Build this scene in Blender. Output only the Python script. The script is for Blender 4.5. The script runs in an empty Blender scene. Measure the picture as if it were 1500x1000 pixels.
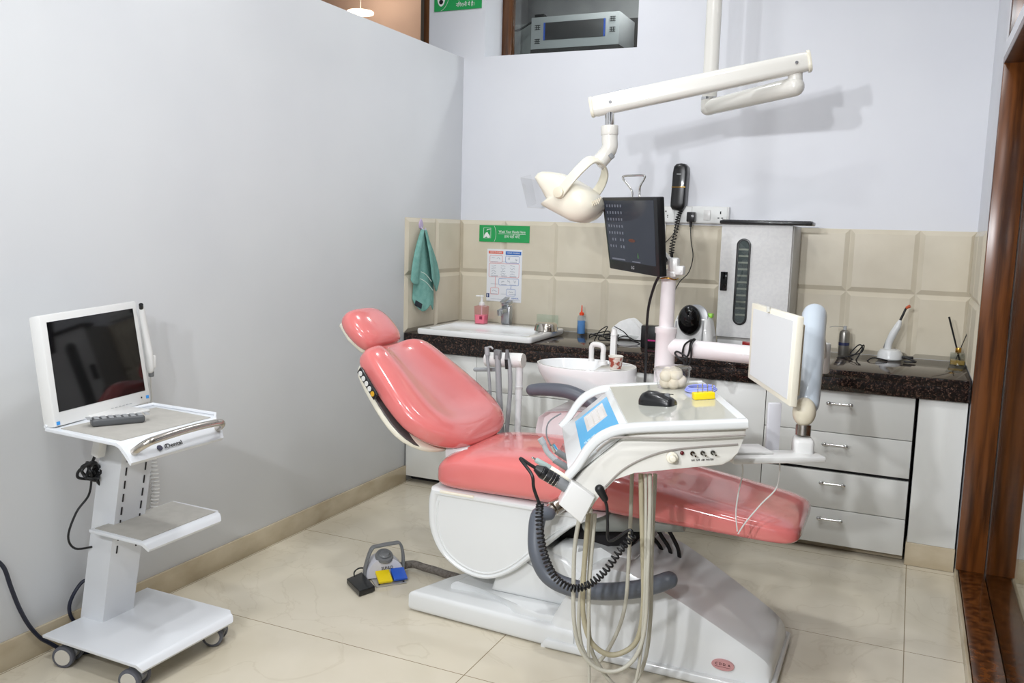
import bpy, bmesh, math, random
from mathutils import Vector as V, Matrix as M4, Euler
random.seed(7)
PI = math.pi
scene = bpy.context.scene
COL = scene.collection

# ------------------------------------------------------------------ camera (surveyed from the room's straight lines)
CP = V((2.4059, -4.5476, 1.3631)); YAW, PIT, ROL, FOC = -0.4251, -0.1271, 0.0279, 1285.03
FW = V((math.sin(YAW)*math.cos(PIT), math.cos(YAW)*math.cos(PIT), math.sin(PIT)))
_r = V((math.cos(YAW), -math.sin(YAW), 0)); _u = _r.cross(FW)
RT = _r*math.cos(ROL) + _u*math.sin(ROL); UP = _u*math.cos(ROL) - _r*math.sin(ROL)
cam_d = bpy.data.cameras.new('camera'); cam = bpy.data.objects.new('camera', cam_d); COL.objects.link(cam)
cam_d.sensor_width = 36; cam_d.lens = FOC/1500*36; cam_d.clip_start = .02
cam.matrix_world = M4(((RT.x, UP.x, -FW.x, CP.x), (RT.y, UP.y, -FW.y, CP.y), (RT.z, UP.z, -FW.z, CP.z), (0, 0, 0, 1)))
scene.camera = cam
# survey helpers: the point where a sight line meets a known plane of the room
def _ray(px, py): return FW + RT*((px-750)/FOC) - UP*((py-500)/FOC)
def ax(px, py, x): d = _ray(px, py); return CP + d*((x-CP.x)/d.x)
def ay(px, py, y): d = _ray(px, py); return CP + d*((y-CP.y)/d.y)
def az(px, py, z): d = _ray(px, py); return CP + d*((z-CP.z)/d.z)
def at(px, py, t): return CP + _ray(px, py)*t

def flat(q, px, py):                                    # first corner moved along its sight line into the plane of the others
    n = (q[1]-q[2]).cross(q[3]-q[2]); r = _ray(px, py); q[0] = CP+r*((q[2]-CP).dot(n)/r.dot(n)); return q

# ------------------------------------------------------------------ mesh helpers
class MB:
    def __init__(s): s.v = []; s.f = []
    def add(s, vs, fs, M=None):
        o = len(s.v)
        s.v += [tuple(M @ V(v)) if M else tuple(v) for v in vs]
        s.f += [tuple(i+o for i in f) for f in fs]
        return s
    def addbm(s, bm, M=None):
        bm.verts.index_update()
        s.add([v.co.copy() for v in bm.verts], [[v.index for v in f.verts] for f in bm.faces], M); bm.free(); return s
    def box(s, c, size, R=None, bev=0, seg=2):
        bm = bmesh.new(); bmesh.ops.create_cube(bm, size=1)
        for v in bm.verts: v.co = V((v.co.x*size[0], v.co.y*size[1], v.co.z*size[2]))
        if bev: bmesh.ops.bevel(bm, geom=list(bm.edges), offset=min(bev, min(size)*.49), segments=seg, profile=.5, affect='EDGES')
        M = M4.Translation(V(c)) @ (R.to_4x4() if R else M4.Identity(4))
        return s.addbm(bm, M)
    def bb(s, a, b, bev=0, seg=2):
        a, b = V(a), V(b)
        return s.box((a+b)/2, [abs(b[i]-a[i]) for i in range(3)], None, bev, seg)
    def rings(s, rings, cap=True, closed=False):
        n = len(rings[0]); vs = [p for r in rings for p in r]; fs = []
        k = len(rings)
        for i in range(k if closed else k-1):
            a, b = i*n, ((i+1) % k)*n
            for j in range(n): fs.append((a+j, a+(j+1) % n, b+(j+1) % n, b+j))
        if cap and not closed: fs += [tuple(range(n))[::-1], tuple(range((k-1)*n, k*n))]
        return s.add(vs, fs)
    def cyl(s, p0, p1, r0, r1=None, seg=24, bev=0):
        p0, p1 = V(p0), V(p1); r1 = r0 if r1 is None else r1
        d = (p1-p0); L = d.length; d = d.normalized(); a = d.orthogonal().normalized(); b = d.cross(a)
        st = [(0, r0), (L, r1)] if not bev else [(0, r0-bev), (bev*.3, r0-bev*.3), (bev, r0), (L-bev, r1), (L-bev*.3, r1-bev*.3), (L, r1-bev)]
        return s.rings([[p0+d*t+(a*math.cos(2*PI*i/seg)+b*math.sin(2*PI*i/seg))*r for i in range(seg)] for t, r in st])
    def lathe(s, c, prof, axis=(0, 0, 1), seg=32, sx=1, sy=1):
        c = V(c); d = V(axis).normalized()
        if abs(d.z) > .999: a = V((1, 0, 0)); b = V((0, 1, 0)) if d.z > 0 else V((0, -1, 0))
        else: a = d.orthogonal().normalized(); b = d.cross(a)
        return s.rings([[c+d*z+(a*math.cos(2*PI*i/seg)*sx+b*math.sin(2*PI*i/seg)*sy)*max(r, 1e-4) for i in range(seg)] for r, z in prof])
    def tube(s, pts, r, seg=10, sub=6, smooth=True, flat=None):
        pts = [V(p) for p in pts]; rs = r if isinstance(r, (list, tuple)) else [r]*len(pts)
        P, Rr = (spline(pts, rs, sub) if smooth and len(pts) > 2 else (pts, list(rs)))
        t0 = (P[1]-P[0]).normalized(); nrm = t0.orthogonal().normalized(); out = []
        for i, p in enumerate(P):
            t = ((P[min(i+1, len(P)-1)]-P[max(i-1, 0)])).normalized()
            nrm = (nrm - t*nrm.dot(t)); nrm = nrm.normalized() if nrm.length > 1e-6 else t.orthogonal().normalized()
            b = t.cross(nrm)
            out.append([p+(nrm*math.cos(2*PI*k/seg)+b*math.sin(2*PI*k/seg))*Rr[i] for k in range(seg)])
        return s.rings(out)
    def capsule(s, pts, rs, seg=16, sub=6):           # a tube with rounded ends
        pts = [V(p) for p in pts]; rs = list(rs) if isinstance(rs, (list, tuple)) else [rs]*len(pts)
        P, R_ = spline(pts, rs, sub) if len(pts) > 2 else (pts, rs)
        d0 = (P[0]-P[1]).normalized(); d1 = (P[-1]-P[-2]).normalized()
        A = [(P[0]+d0*R_[0]*math.sin(a), R_[0]*math.cos(a)) for a in (1.45, 1.1, .75, .4)]
        B = [(P[-1]+d1*R_[-1]*math.sin(a), R_[-1]*math.cos(a)) for a in (.4, .75, 1.1, 1.45)]
        Q = A+list(zip(P, R_))+B
        return s.tube([q[0] for q in Q], [q[1] for q in Q], seg, smooth=False)
    def ball(s, c, r, R=None, seg=24, rn=12):
        r = r if isinstance(r, (tuple, list)) else (r, r, r); bm = bmesh.new()
        bmesh.ops.create_uvsphere(bm, u_segments=seg, v_segments=rn, radius=1)
        return s.addbm(bm, M4.Translation(V(c)) @ (R.to_4x4() if R else M4.Identity(4)) @ M4.Diagonal((*r, 1)))
    def prism(s, poly, o, u, w, n, th, bev=0, seg=3):  # poly in the (u,w) frame at o, thickness th along n
        o, u, w, n = V(o), V(u), V(w), V(n); bm = bmesh.new()
        lo = [bm.verts.new(o+u*p[0]+w*p[1]) for p in poly]; hi = [bm.verts.new(o+u*p[0]+w*p[1]+n*th) for p in poly]
        k = len(poly); bm.faces.new(lo[::-1]); bm.faces.new(hi)
        for i in range(k): bm.faces.new((lo[i], lo[(i+1) % k], hi[(i+1) % k], hi[i]))
        if bev:
            ed = [e for f in bm.faces if len(f.verts) == k and k != 4 or f in list(bm.faces)[:2] for e in f.edges]
            bmesh.ops.bevel(bm, geom=list(set(ed)), offset=bev, segments=seg, profile=.5, affect='EDGES', clamp_overlap=True)
        bmesh.ops.recalc_face_normals(bm, faces=list(bm.faces))
        return s.addbm(bm)
    def slab(s, q, th, bev=0):                         # four corners of the front face + thickness behind it
        q = [V(p) for p in q]; n = (q[1]-q[0]).cross(q[3]-q[0]).normalized()*-th
        bm = bmesh.new(); a = [bm.verts.new(p) for p in q]; b = [bm.verts.new(p+n) for p in q]
        bm.faces.new(a); bm.faces.new(b[::-1])
        for i in range(4): bm.faces.new((a[i], b[i], b[(i+1) % 4], a[(i+1) % 4]))
        if bev: bmesh.ops.bevel(bm, geom=list(bm.edges), offset=bev, segments=2, profile=.5, affect='EDGES')
        bmesh.ops.recalc_face_normals(bm, faces=list(bm.faces))
        return s.addbm(bm)
    def pillow(s, poly, o, u, w, n, st):               # outline lofted along n; st = [(offset, scale)]
        o, u, w, n = V(o), V(u), V(w), V(n)
        cx = sum(p[0] for p in poly)/len(poly); cy = sum(p[1] for p in poly)/len(poly)
        return s.rings([[o+u*(cx+(p[0]-cx)*k)+w*(cy+(p[1]-cy)*k)+n*d for p in poly] for d, k in st])
    def build(s, name, mat, parent=None, ang=40, smooth=True, sub=0):
        me = bpy.data.meshes.new(name); me.from_pydata(s.v, [], s.f); me.validate()
        bm = bmesh.new(); bm.from_mesh(me); bmesh.ops.recalc_face_normals(bm, faces=list(bm.faces)); bm.to_mesh(me); bm.free()
        if smooth:
            me.shade_smooth(); me.set_sharp_from_angle(angle=math.radians(ang))
        me.materials.append(mat)
        o = bpy.data.objects.new(name, me); COL.objects.link(o)
        if sub:
            md = o.modifiers.new('sub', 'SUBSURF'); md.levels = sub; md.render_levels = sub
        if parent: adopt(o, parent)
        return o
def root_of(o):
    while o.parent: o = o.parent
    return o
def world_loc(o):
    p = V(o.location)
    return p + world_loc(o.parent) - o.get('_off', 0)*V((0, 0, 0)) if False else (p if not o.parent else p + world_loc(o.parent))
def adopt(o, parent):
    o.parent = parent
    o.location = V(o.location) - world_loc(parent)
def spline(pts, rs, sub):
    P = []; Q = []
    n = len(pts)
    for i in range(n-1):
        p0, p1, p2, p3 = pts[max(i-1, 0)], pts[i], pts[i+1], pts[min(i+2, n-1)]
        for k in range(sub):
            t = k/sub; t2 = t*t; t3 = t2*t
            P.append(.5*((2*p1)+(p2-p0)*t+(2*p0-5*p1+4*p2-p3)*t2+(3*p1-p0-3*p2+p3)*t3)); Q.append(rs[i]+(rs[i+1]-rs[i])*t)
    P.append(pts[-1]); Q.append(rs[-1])
    return P, Q
def rrect(w, h, r, n=5):                               # rounded rectangle outline, centred
    out = []
    for cx, cy, a0 in ((w/2-r, h/2-r, 0), (-w/2+r, h/2-r, PI/2), (-w/2+r, -h/2+r, PI), (w/2-r, -h/2+r, 3*PI/2)):
        out += [(cx+r*math.cos(a0+PI/2*i/n), cy+r*math.sin(a0+PI/2*i/n)) for i in range(n+1)]
    return out
def superring(c, e1, e2, a, b, p=3.2, n=40):
    out = []
    for i in range(n):
        t = 2*PI*i/n; co, si = math.cos(t), math.sin(t)
        out.append(V(c)+V(e1)*(a*math.copysign(abs(co)**(2/p), co))+V(e2)*(b*math.copysign(abs(si)**(2/p), si)))
    return out
def tag(o, label, cat, group=None):
    o['label'] = label; o['category'] = cat
    if group: o['group'] = group
    return o
def thing(name, label, cat, loc, group=None):
    o = bpy.data.objects.new(name, None); COL.objects.link(o); o.location = V(loc); o.empty_display_size = .05
    return tag(o, label, cat, group)
def struct(o): o['kind'] = 'structure'; return o
def copy_thing(src, loc, label=None):
    def rec(o, par):
        c = o.copy(); COL.objects.link(c)
        if par: c.parent = par
        for ch in list(o.children): rec(ch, c)
        return c
    r = rec(src, None); r.location = V(loc)
    if label: r['label'] = label
    return r
def text(body, size, M, mat, name, parent=None, align='CENTER', ext=.0004, width=None):
    cu = bpy.data.curves.new(name, 'FONT'); cu.body = body; cu.size = size; cu.align_x = align; cu.align_y = 'CENTER'; cu.extrude = ext; cu.resolution_u = 3
    tmp = bpy.data.objects.new(name, cu); COL.objects.link(tmp)
    dg = bpy.context.evaluated_depsgraph_get(); dg.update()
    me = bpy.data.meshes.new_from_object(tmp.evaluated_get(dg)); bpy.data.objects.remove(tmp)
    me.name = name
    if width:
        xs = [v.co.x for v in me.vertices]
        if xs:
            k = width/max(1e-6, max(xs)-min(xs))
            for v in me.vertices: v.co.x *= k
    me.transform(M); me.materials.clear(); me.materials.append(mat)
    o = bpy.data.objects.new(name, me); COL.objects.link(o)
    if parent: adopt(o, parent)
    return o
def frame(o, x, y):                                    # matrix with local x,y axes, origin o
    x = V(x).normalized(); z = x.cross(V(y)).normalized(); y = z.cross(x)
    return M4(((x.x, y.x, z.x, o[0]), (x.y, y.y, z.y, o[1]), (x.z, y.z, z.z, o[2]), (0, 0, 0, 1)))

# ------------------------------------------------------------------ materials
def srgb(r, g, b):
    f = lambda c: (c/255)/12.92 if c/255 <= .04045 else ((c/255+.055)/1.055)**2.4
    return (f(r), f(g), f(b), 1)
MATS = {}
def mat(name, col, rough=.45, metal=0, coat=0, trans=0, ior=1.45, alpha=1, emit=None, es=0, spec=.5, sss=0):
    m = bpy.data.materials.new(name); m.use_nodes = True; b = m.node_tree.nodes['Principled BSDF']; I = b.inputs
    I['Base Color'].default_value = srgb(*col); I['Roughness'].default_value = rough; I['Metallic'].default_value = metal
    I['Coat Weight'].default_value = coat; I['Coat Roughness'].default_value = .06; I['Transmission Weight'].default_value = trans; I['IOR'].default_value = ior
    I['Alpha'].default_value = alpha; I['Specular IOR Level'].default_value = spec
    if emit: I['Emission Color'].default_value = srgb(*emit); I['Emission Strength'].default_value = es
    MATS[name] = m
    return m
def nd(m, t, **kw):
    n = m.node_tree.nodes.new(t)
    for k, v in kw.items(): setattr(n, k, v)
    return n
def lk(m, a, b): m.node_tree.links.new(a, b)
def vary(m, col2, scale=8, detail=4, lo=.4, hi=.6, stretch=(1, 1, 1), coords='Object', bump=0, bscale=None, rough2=None):
    """mix a second colour into the base by noise, optional bump"""
    b = m.node_tree.nodes['Principled BSDF']; tc = nd(m, 'ShaderNodeTexCoord'); mp = nd(m, 'ShaderNodeMapping'); mp.inputs['Scale'].default_value = stretch
    lk(m, tc.outputs[coords], mp.inputs['Vector']); nz = nd(m, 'ShaderNodeTexNoise'); nz.inputs['Scale'].default_value = scale; nz.inputs['Detail'].default_value = detail
    lk(m, mp.outputs[0], nz.inputs['Vector']); cr = nd(m, 'ShaderNodeValToRGB'); cr.color_ramp.elements[0].position = lo; cr.color_ramp.elements[1].position = hi
    cr.color_ramp.elements[0].color = b.inputs['Base Color'].default_value; cr.color_ramp.elements[1].color = srgb(*col2)
    lk(m, nz.outputs['Fac'], cr.inputs['Fac']); lk(m, cr.outputs['Color'], b.inputs['Base Color'])
    if bump:
        n2 = nd(m, 'ShaderNodeTexNoise'); n2.inputs['Scale'].default_value = bscale or scale; lk(m, mp.outputs[0], n2.inputs['Vector'])
        bp = nd(m, 'ShaderNodeBump'); bp.inputs['Strength'].default_value = bump; bp.inputs['Distance'].default_value = .002
        lk(m, n2.outputs['Fac'], bp.inputs['Height']); lk(m, bp.outputs['Normal'], b.inputs['Normal'])
    return m
wall_m = vary(mat('wall paint', (224, 226, 231), .38, spec=.35), (220, 222, 228), 2.2, 3, .35, .7)
part_m = vary(mat('partition paint', (219, 221, 223), .36, spec=.35), (213, 215, 218), 1.6, 3, .35, .7)
ceil_m = vary(mat('ceiling paint', (235, 235, 235), .7), (230, 230, 230), 3)
tile_m = vary(mat('beige wall tile', (216, 208, 189), .36, spec=.4), (207, 198, 178), 5, 6, .35, .7, bump=.04, bscale=30)
skirt_m = vary(mat('beige marble skirting', (198, 185, 160), .25), (180, 165, 138), 5, 8, .4, .65, (1, 1, 2))
def floor_mat():
    m = mat('beige marble floor', (196, 184, 158), .16, spec=.5); b = m.node_tree.nodes['Principled BSDF']
    geo = nd(m, 'ShaderNodeNewGeometry')
    def noise(sc, det, dist=0):
        n = nd(m, 'ShaderNodeTexNoise'); n.inputs['Scale'].default_value = sc; n.inputs['Detail'].default_value = det; n.inputs['Distortion'].default_value = dist
        lk(m, geo.outputs['Position'], n.inputs['Vector']); return n
    n1 = noise(1.7, 8, .6); c1 = nd(m, 'ShaderNodeValToRGB'); e = c1.color_ramp.elements
    e[0].position = .33; e[0].color = srgb(219, 211, 193); e[1].position = .68; e[1].color = srgb(204, 195, 174); lk(m, n1.outputs['Fac'], c1.inputs['Fac'])
    n2 = noise(2.6, 9, 1.6); mr = nd(m, 'ShaderNodeValToRGB'); e = mr.color_ramp.elements
    e[0].position = .485; e[0].color = (0, 0, 0, 1); e[1].position = .5; e[1].color = (1, 1, 1, 1); x = e.new(.515); x.color = (0, 0, 0, 1)
    lk(m, n2.outputs['Fac'], mr.inputs['Fac'])
    mx = nd(m, 'ShaderNodeMix', data_type='RGBA'); mx.inputs['B'].default_value = srgb(160, 143, 112)
    ms = nd(m, 'ShaderNodeMath', operation='MULTIPLY'); ms.inputs[1].default_value = .16; lk(m, mr.outputs['Color'], ms.inputs[0])
    lk(m, ms.outputs[0], mx.inputs['Factor']); lk(m, c1.outputs['Color'], mx.inputs['A'])
    sp = nd(m, 'ShaderNodeSeparateXYZ'); lk(m, geo.outputs['Position'], sp.inputs[0])
    def line(sock, off, per):
        a = nd(m, 'ShaderNodeMath', operation='SUBTRACT'); a.inputs[1].default_value = off; lk(m, sock, a.inputs[0])
        w = nd(m, 'ShaderNodeMath', operation='PINGPONG'); w.inputs[1].default_value = per/2; lk(m, a.outputs[0], w.inputs[0])
        c = nd(m, 'ShaderNodeMath', operation='LESS_THAN'); c.inputs[1].default_value = .0016; lk(m, w.outputs[0], c.inputs[0]); return c.outputs[0]
    g = nd(m, 'ShaderNodeMath', operation='MAXIMUM'); lk(m, line(sp.outputs['X'], 1.2476, 1.23), g.inputs[0]); lk(m, line(sp.outputs['Y'], -1.457, .8205), g.inputs[1])
    m2 = nd(m, 'ShaderNodeMix', data_type='RGBA'); m2.inputs['B'].default_value = srgb(140, 125, 98); lk(m, g.outputs[0], m2.inputs['Factor']); lk(m, mx.outputs['Result'], m2.inputs['A'])
    lk(m, m2.outputs['Result'], b.inputs['Base Color'])
    return m
floor_m = floor_mat()
def granite():
    m = mat('dark brown granite', (50, 38, 34), .1, spec=.55); b = m.node_tree.nodes['Principled BSDF']; tc = nd(m, 'ShaderNodeTexCoord')
    n = nd(m, 'ShaderNodeTexVoronoi'); n.inputs['Scale'].default_value = 230; lk(m, tc.outputs['Object'], n.inputs['Vector'])
    n2 = nd(m, 'ShaderNodeTexNoise'); n2.inputs['Scale'].default_value = 80; n2.inputs['Detail'].default_value = 6; lk(m, tc.outputs['Object'], n2.inputs['Vector'])
    mm = nd(m, 'ShaderNodeMix', data_type='RGBA'); mm.inputs['Factor'].default_value = .6; lk(m, n.outputs['Color'], mm.inputs['A']); lk(m, n2.outputs['Fac'], mm.inputs['B'])
    bw = nd(m, 'ShaderNodeRGBToBW'); lk(m, mm.outputs['Result'], bw.inputs[0])
    c = nd(m, 'ShaderNodeValToRGB'); e = c.color_ramp.elements; e[0].position = .42; e[0].color = srgb(22, 18, 18); e[1].position = .80; e[1].color = srgb(124, 96, 82)
    x = e.new(.56); x.color = srgb(40, 29, 26); lk(m, bw.outputs[0], c.inputs['Fac']); lk(m, c.outputs['Color'], b.inputs['Base Color']); return m
gran_m = granite()
def wood(name, a, b_, sc=4, axis=(9, 9, .6), rough=.22):
    m = mat(name, a, rough, spec=.5); return vary(m, b_, sc, 8, .38, .62, axis)
wood_m = wood('dark polished wood', (112, 64, 28), (62, 33, 14))
wood2_m = wood('brown window wood', (98, 62, 34), (66, 38, 18))
white_m = mat('white lacquer', (222, 224, 224), .25, coat=.3)
lam_m = vary(mat('white laminate', (226, 227, 224), .3), (222, 223, 219), 2)
gap_m = mat('dark gap', (32, 30, 32), .8)
steel_m = mat('brushed steel', (196, 190, 182), .22, 1)
chrome_m = mat('chrome', (215, 215, 215), .08, 1)
pl_white = mat('white plastic', (226, 226, 224), .28, coat=.2)
pl_cream = mat('cream plastic', (236, 231, 214), .3, coat=.25)
pl_cream2 = mat('aged cream plastic', (228, 220, 198), .32, coat=.2)
pl_ivory = mat('ivory enamel', (228, 226, 219), .25, coat=.4)
pink_m = vary(mat('pink vinyl', (222, 124, 121), .2, coat=.8, spec=.5), (216, 115, 113), 4, 3, .35, .7)
pink_m.node_tree.nodes['Principled BSDF'].inputs['Subsurface Weight'].default_value = 0
black_m = mat('black plastic', (22, 23, 25), .3, coat=.2)
blackg_m = mat('glossy black', (10, 10, 12), .06)
dgrey_m = mat('dark slate armrest', (92, 97, 106), .4)
mgrey_m = mat('mid grey plastic', (120, 122, 124), .4)
lgrey_m = mat('light grey plastic', (168, 170, 172), .4)
hose_m = mat('beige grey hose', (188, 185, 172), .42)
hose2_m = mat('khaki hose', (176, 168, 142), .42)
hoseg_m = mat('grey hose', (158, 161, 164), .42)
rubber_m = mat('black rubber', (24, 24, 26), .45)
bluecab_m = mat('dark blue cable', (34, 38, 54), .4)
felt_m = vary(mat('grey shelf mat', (180, 177, 170), .6), (175, 172, 165), 30, 2)
screen_m = mat('switched off screen', (14, 13, 14), .045, spec=.6)
porc_m = mat('white porcelain', (235, 236, 236), .1, coat=.6)
glass_m = mat('clear glass', (245, 250, 248), .02, trans=1, ior=1.45)
blue_m = mat('sky blue label', (72, 170, 222), .25)
green_m = mat('sign green', (42, 160, 88), .35)
signw_m = mat('sign white', (236, 238, 236), .4)
paper_m = mat('poster white', (232, 234, 238), .4)
red_m = mat('poster red', (216, 92, 84), .5)
pblue_m = mat('poster blue', (50, 110, 190), .5)
orange_m = mat('bottle orange', (236, 74, 30), .35)
yellow_m = mat('yellow plastic', (240, 212, 20), .35)
blueped_m = mat('blue plastic', (42, 92, 196), .35)
ink_m = mat('black ink', (28, 26, 30), .5)
gold_m = mat('brass', (190, 146, 70), .25, 1)
def thin_glass(name, tint, refl=.08):
    m = bpy.data.materials.new(name); m.use_nodes = True; nt = m.node_tree; nt.nodes.clear()
    o = nd(m, 'ShaderNodeOutputMaterial'); t = nd(m, 'ShaderNodeBsdfTransparent'); t.inputs[0].default_value = tint
    g = nd(m, 'ShaderNodeBsdfGlossy'); g.inputs['Roughness'].default_value = .02; f = nd(m, 'ShaderNodeLayerWeight'); f.inputs[0].default_value = .5
    pw_ = nd(m, 'ShaderNodeMath', operation='POWER'); pw_.inputs[1].default_value = 5; lk(m, f.outputs['Facing'], pw_.inputs[0])
    ma = nd(m, 'ShaderNodeMath', operation='MULTIPLY_ADD'); ma.inputs[1].default_value = .9; ma.inputs[2].default_value = refl*.5; ma.use_clamp = True; lk(m, pw_.outputs[0], ma.inputs[0])
    mx = nd(m, 'ShaderNodeMixShader'); lk(m, ma.outputs[0], mx.inputs[0]); lk(m, t.outputs[0], mx.inputs[1]); lk(m, g.outputs[0], mx.inputs[2]); lk(m, mx.outputs[0], o.inputs[0]); return m
pane_m = thin_glass('window pane', (.93, .96, .95, 1))
film_m = thin_glass('clear plastic', (.97, .97, .97, 1))
pinkpl_m = thin_glass('pink tinted plastic', (.97, .74, .77, 1))
brownpane_m = thin_glass('bronze pane', (.93, .87, .81, 1))

# ------------------------------------------------------------------ room
W, HP, HC, CD = 2.6612, 2.3188, .81, .6173
DOOR0, DOOR1, YB = -.65, -3.75, -6.6
def box_struct(name, a, b, m, bev=0):
    return struct(MB().bb(a, b, bev).build(name, m))
fl = MB(); fl.bb((-2.2, YB-.1, -.08), (W+2.4, 1.2, 0)); struct(fl.build('floor', floor_m))
cl = MB(); cl.bb((-2.2, YB-.1, 3.1), (W+2.4, 1.2, 3.2)); struct(cl.build('ceiling', ceil_m))
wl = MB(); wl.bb((-.1, YB, 0), (0, 0, HP), .004); struct(wl.build('wall_left', part_m))
# back wall with two high openings
WX0, WX1 = .128, 1.013
bw = MB()
T_ = .3
bw.bb((-.23, 0, 0), (W+.02, T_, HP)); bw.bb((WX1, 0, HP), (W+.02, T_, 3.1)); bw.bb((-.23, 0, HP), (WX0, T_, 3.1)); bw.bb((-2.2, 0, 0), (-.23, T_, 2.05)); bw.bb((WX0, 0, 2.95), (WX1, T_, 3.1)); bw.bb((-2.2, 0, 2.95), (-.23, T_, 3.1))
struct(bw.build('wall_back', wall_m, smooth=False))
# right wall: short return, then an opening lined with dark wood
rw = MB(); rw.bb((W, DOOR0, 0), (W+.21, .02, 3.1)); rw.bb((W, DOOR1-3.0, 0), (W+.21, DOOR1, 3.1)); rw.bb((W, DOOR1, 2.065), (W+.21, DOOR0, 2.118)); rw.bb((W, DOOR1, 2.75), (W+.21, DOOR0, 3.1))
struct(rw.build('wall_right', wall_m, smooth=False))
box_struct('wall_front', (-.1, YB-.1, 0), (W+2.4, YB, 3.1), wall_m)
box_struct('wall_beyond', (W+.212, -.62, .1), (W+2.4, -.5, 3.1), wall_m)
box_struct('wall_side_room', (W+2.3, YB, 0), (W+2.4, -.5, 3.1), wall_m)
box_struct('wall_far_left', (-2.3, YB, 0), (-2.2, .1, 3.1), wall_m)
box_struct('baseboard_left', (0, YB, 0), (.012, -.592, .0892), skirt_m, .002)
box_struct('baseboard_beyond', (W+.212, -.632, 0), (W+2.3, -.62, .1), skirt_m, .002)
# door lining
d = thing('door_1', 'open', 'door', (W+.1, -2.2, 0)); del d['label']; del d['category']; struct(d)
MB().bb((W-.004, DOOR0-.03, .045), (W+.1, DOOR0, 2.064), .003).bb((W+.108, DOOR0-.03, .045), (W+.214, DOOR0, 2.064), .003).build('jamb', wood_m, d)
MB().bb((W-.004, DOOR1, .045), (W+.214, DOOR1+.03, 2.064), .003).build('jamb', wood_m, d)
MB().bb((W-.004, DOOR1+.03, 2.035), (W+.214, DOOR0-.03, 2.064), .003).build('head', wood_m, d)
MB().bb((W+.008, DOOR1, 0), (W+.1, DOOR0, .045), .003).bb((W+.108, DOOR1, 0), (W+.196, DOOR0, .045), .003).build('sill', wood_m, d)
MB().bb((W-.006, DOOR1, 0), (W+.006, DOOR0, .04), .002).bb((W+.198, DOOR1, 0), (W+.218, DOOR0, .05), .002).build('edging', skirt_m, d)
MB().bb((W+.101, DOOR1+.03, .046), (W+.107, DOOR0-.03, 2.034)).build('pane', pane_m, d, smooth=False)
MB().bb((W+.005, DOOR0-.03, 2.12), (W+.214, DOOR0, 2.75), .003).bb((W+.005, DOOR1, 2.72), (W+.214, DOOR0-.03, 2.75), .003).build('transom_lining', wood_m, d)
# a dark wooden leaf standing open in the side room
dl = thing('door_2', '', '', (W+.26, -1.6, 0)); del dl['label']; del dl['category']; struct(dl)
MB().bb((W+.24, -2.6, .02), (W+.28, -1.05, 2.0), .004).build('leaf', wood_m, dl)

# windows
w1 = thing('window_1', '', '', ((WX0+WX1)/2, .1, HP)); del w1['label']; del w1['category']; struct(w1)
f1 = MB(); f1.bb((WX0, .22, HP), (WX0+.062, .27, 2.95), .003); f1.bb((WX1-.05, .22, HP), (WX1, .27, 2.95), .003); f1.bb((WX0+.062, .22, 2.9), (WX1-.05, .27, 2.95), .003)
f1.build('window_frame', wood2_m, w1)
MB().bb((WX0+.06, .242, HP), (WX1-.05, .246, 2.9)).build('pane', pane_m, w1, smooth=False)
w2 = thing('window_2', '', '', (-1.2, .08, 2.3)); del w2['label']; del w2['category']; struct(w2)
f2 = MB(); f2.bb((-.265, -.004, 2.05), (-.23, .12, 2.95), .003); f2.bb((-2.2, -.004, 2.05), (-.265, .12, 2.09), .003); f2.bb((-2.2, -.004, 2.91), (-.265, .12, 2.95), .003)
f2.build('window_frame', wood2_m, w2)
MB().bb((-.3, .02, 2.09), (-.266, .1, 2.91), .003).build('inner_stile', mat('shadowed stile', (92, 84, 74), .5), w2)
MB().bb((-2.2, .05, 2.09), (-.3, .056, 2.91)).build('pane', brownpane_m, w2, smooth=False)
# spaces behind the two windows
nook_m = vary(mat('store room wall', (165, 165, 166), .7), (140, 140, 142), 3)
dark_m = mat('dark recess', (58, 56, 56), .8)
nk = MB(); nk.bb((-.1, 1.1, 2.0), (2.0, 1.14, 3.1)); nk.bb((-.1, .31, 2.2), (2.0, 1.1, 2.24)); nk.bb((-.14, .31, 2.0), (-.1, 1.14, 3.1)); nk.bb((2.0, .31, 2.0), (2.04, 1.14, 3.1))
struct(nk.build('wall_store_room', nook_m, smooth=False))
box_struct('store_room_dark', (-.09, 1.04, 2.241), (1.99, 1.099, 2.72), dark_m)  # dark sheet stands in for the unlit depth of the store room
box_struct('wall_next_room', (-2.2, .75, 1.9), (-.15, .8, 3.1), mat('peach wall', (236, 208, 190), .6))

# tiled splash back: bevelled tiles, back wall and left return
tl = MB(); TW, X0 = .3059, .2844-.3059; ZR = [(.81, 1.1115), (1.1115, 1.4095)]
def tile(o, u, n, a0, a1, z0, z1):
    o, u, n = V(o), V(u), V(n); g, bv, h0, h1 = .0015, .022, .002, .012
    def ring(i, h): return [o+u*(a0+i)+V((0, 0, z0+i))+n*h, o+u*(a1-i)+V((0, 0, z0+i))+n*h, o+u*(a1-i)+V((0, 0, z1-i))+n*h, o+u*(a0+i)+V((0, 0, z1-i))+n*h]
    tl.rings([ring(g, 0), ring(g, h0), ring(bv, h1)])
for z0, z1 in ZR:
    for i in range(9):
        a0, a1 = max(X0+i*TW, 0.004), min(X0+(i+1)*TW, W)
        if a1-a0 > .05: tile((0, 0, 0), (1, 0, 0), (0, -1, 0), a0, a1, z0, z1)
    for a0, a1 in ((.008, .3), (.3, CD)): tile((0, 0, 0), (0, -1, 0), (1, 0, 0), a0, a1, z0, z1)
    tile((W, 0, 0), (0, -1, 0), (-1, 0, 0), .008, .3, z0, z1); tile((W, 0, 0), (0, -1, 0), (-1, 0, 0), .3, CD, z0, z1)
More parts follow.
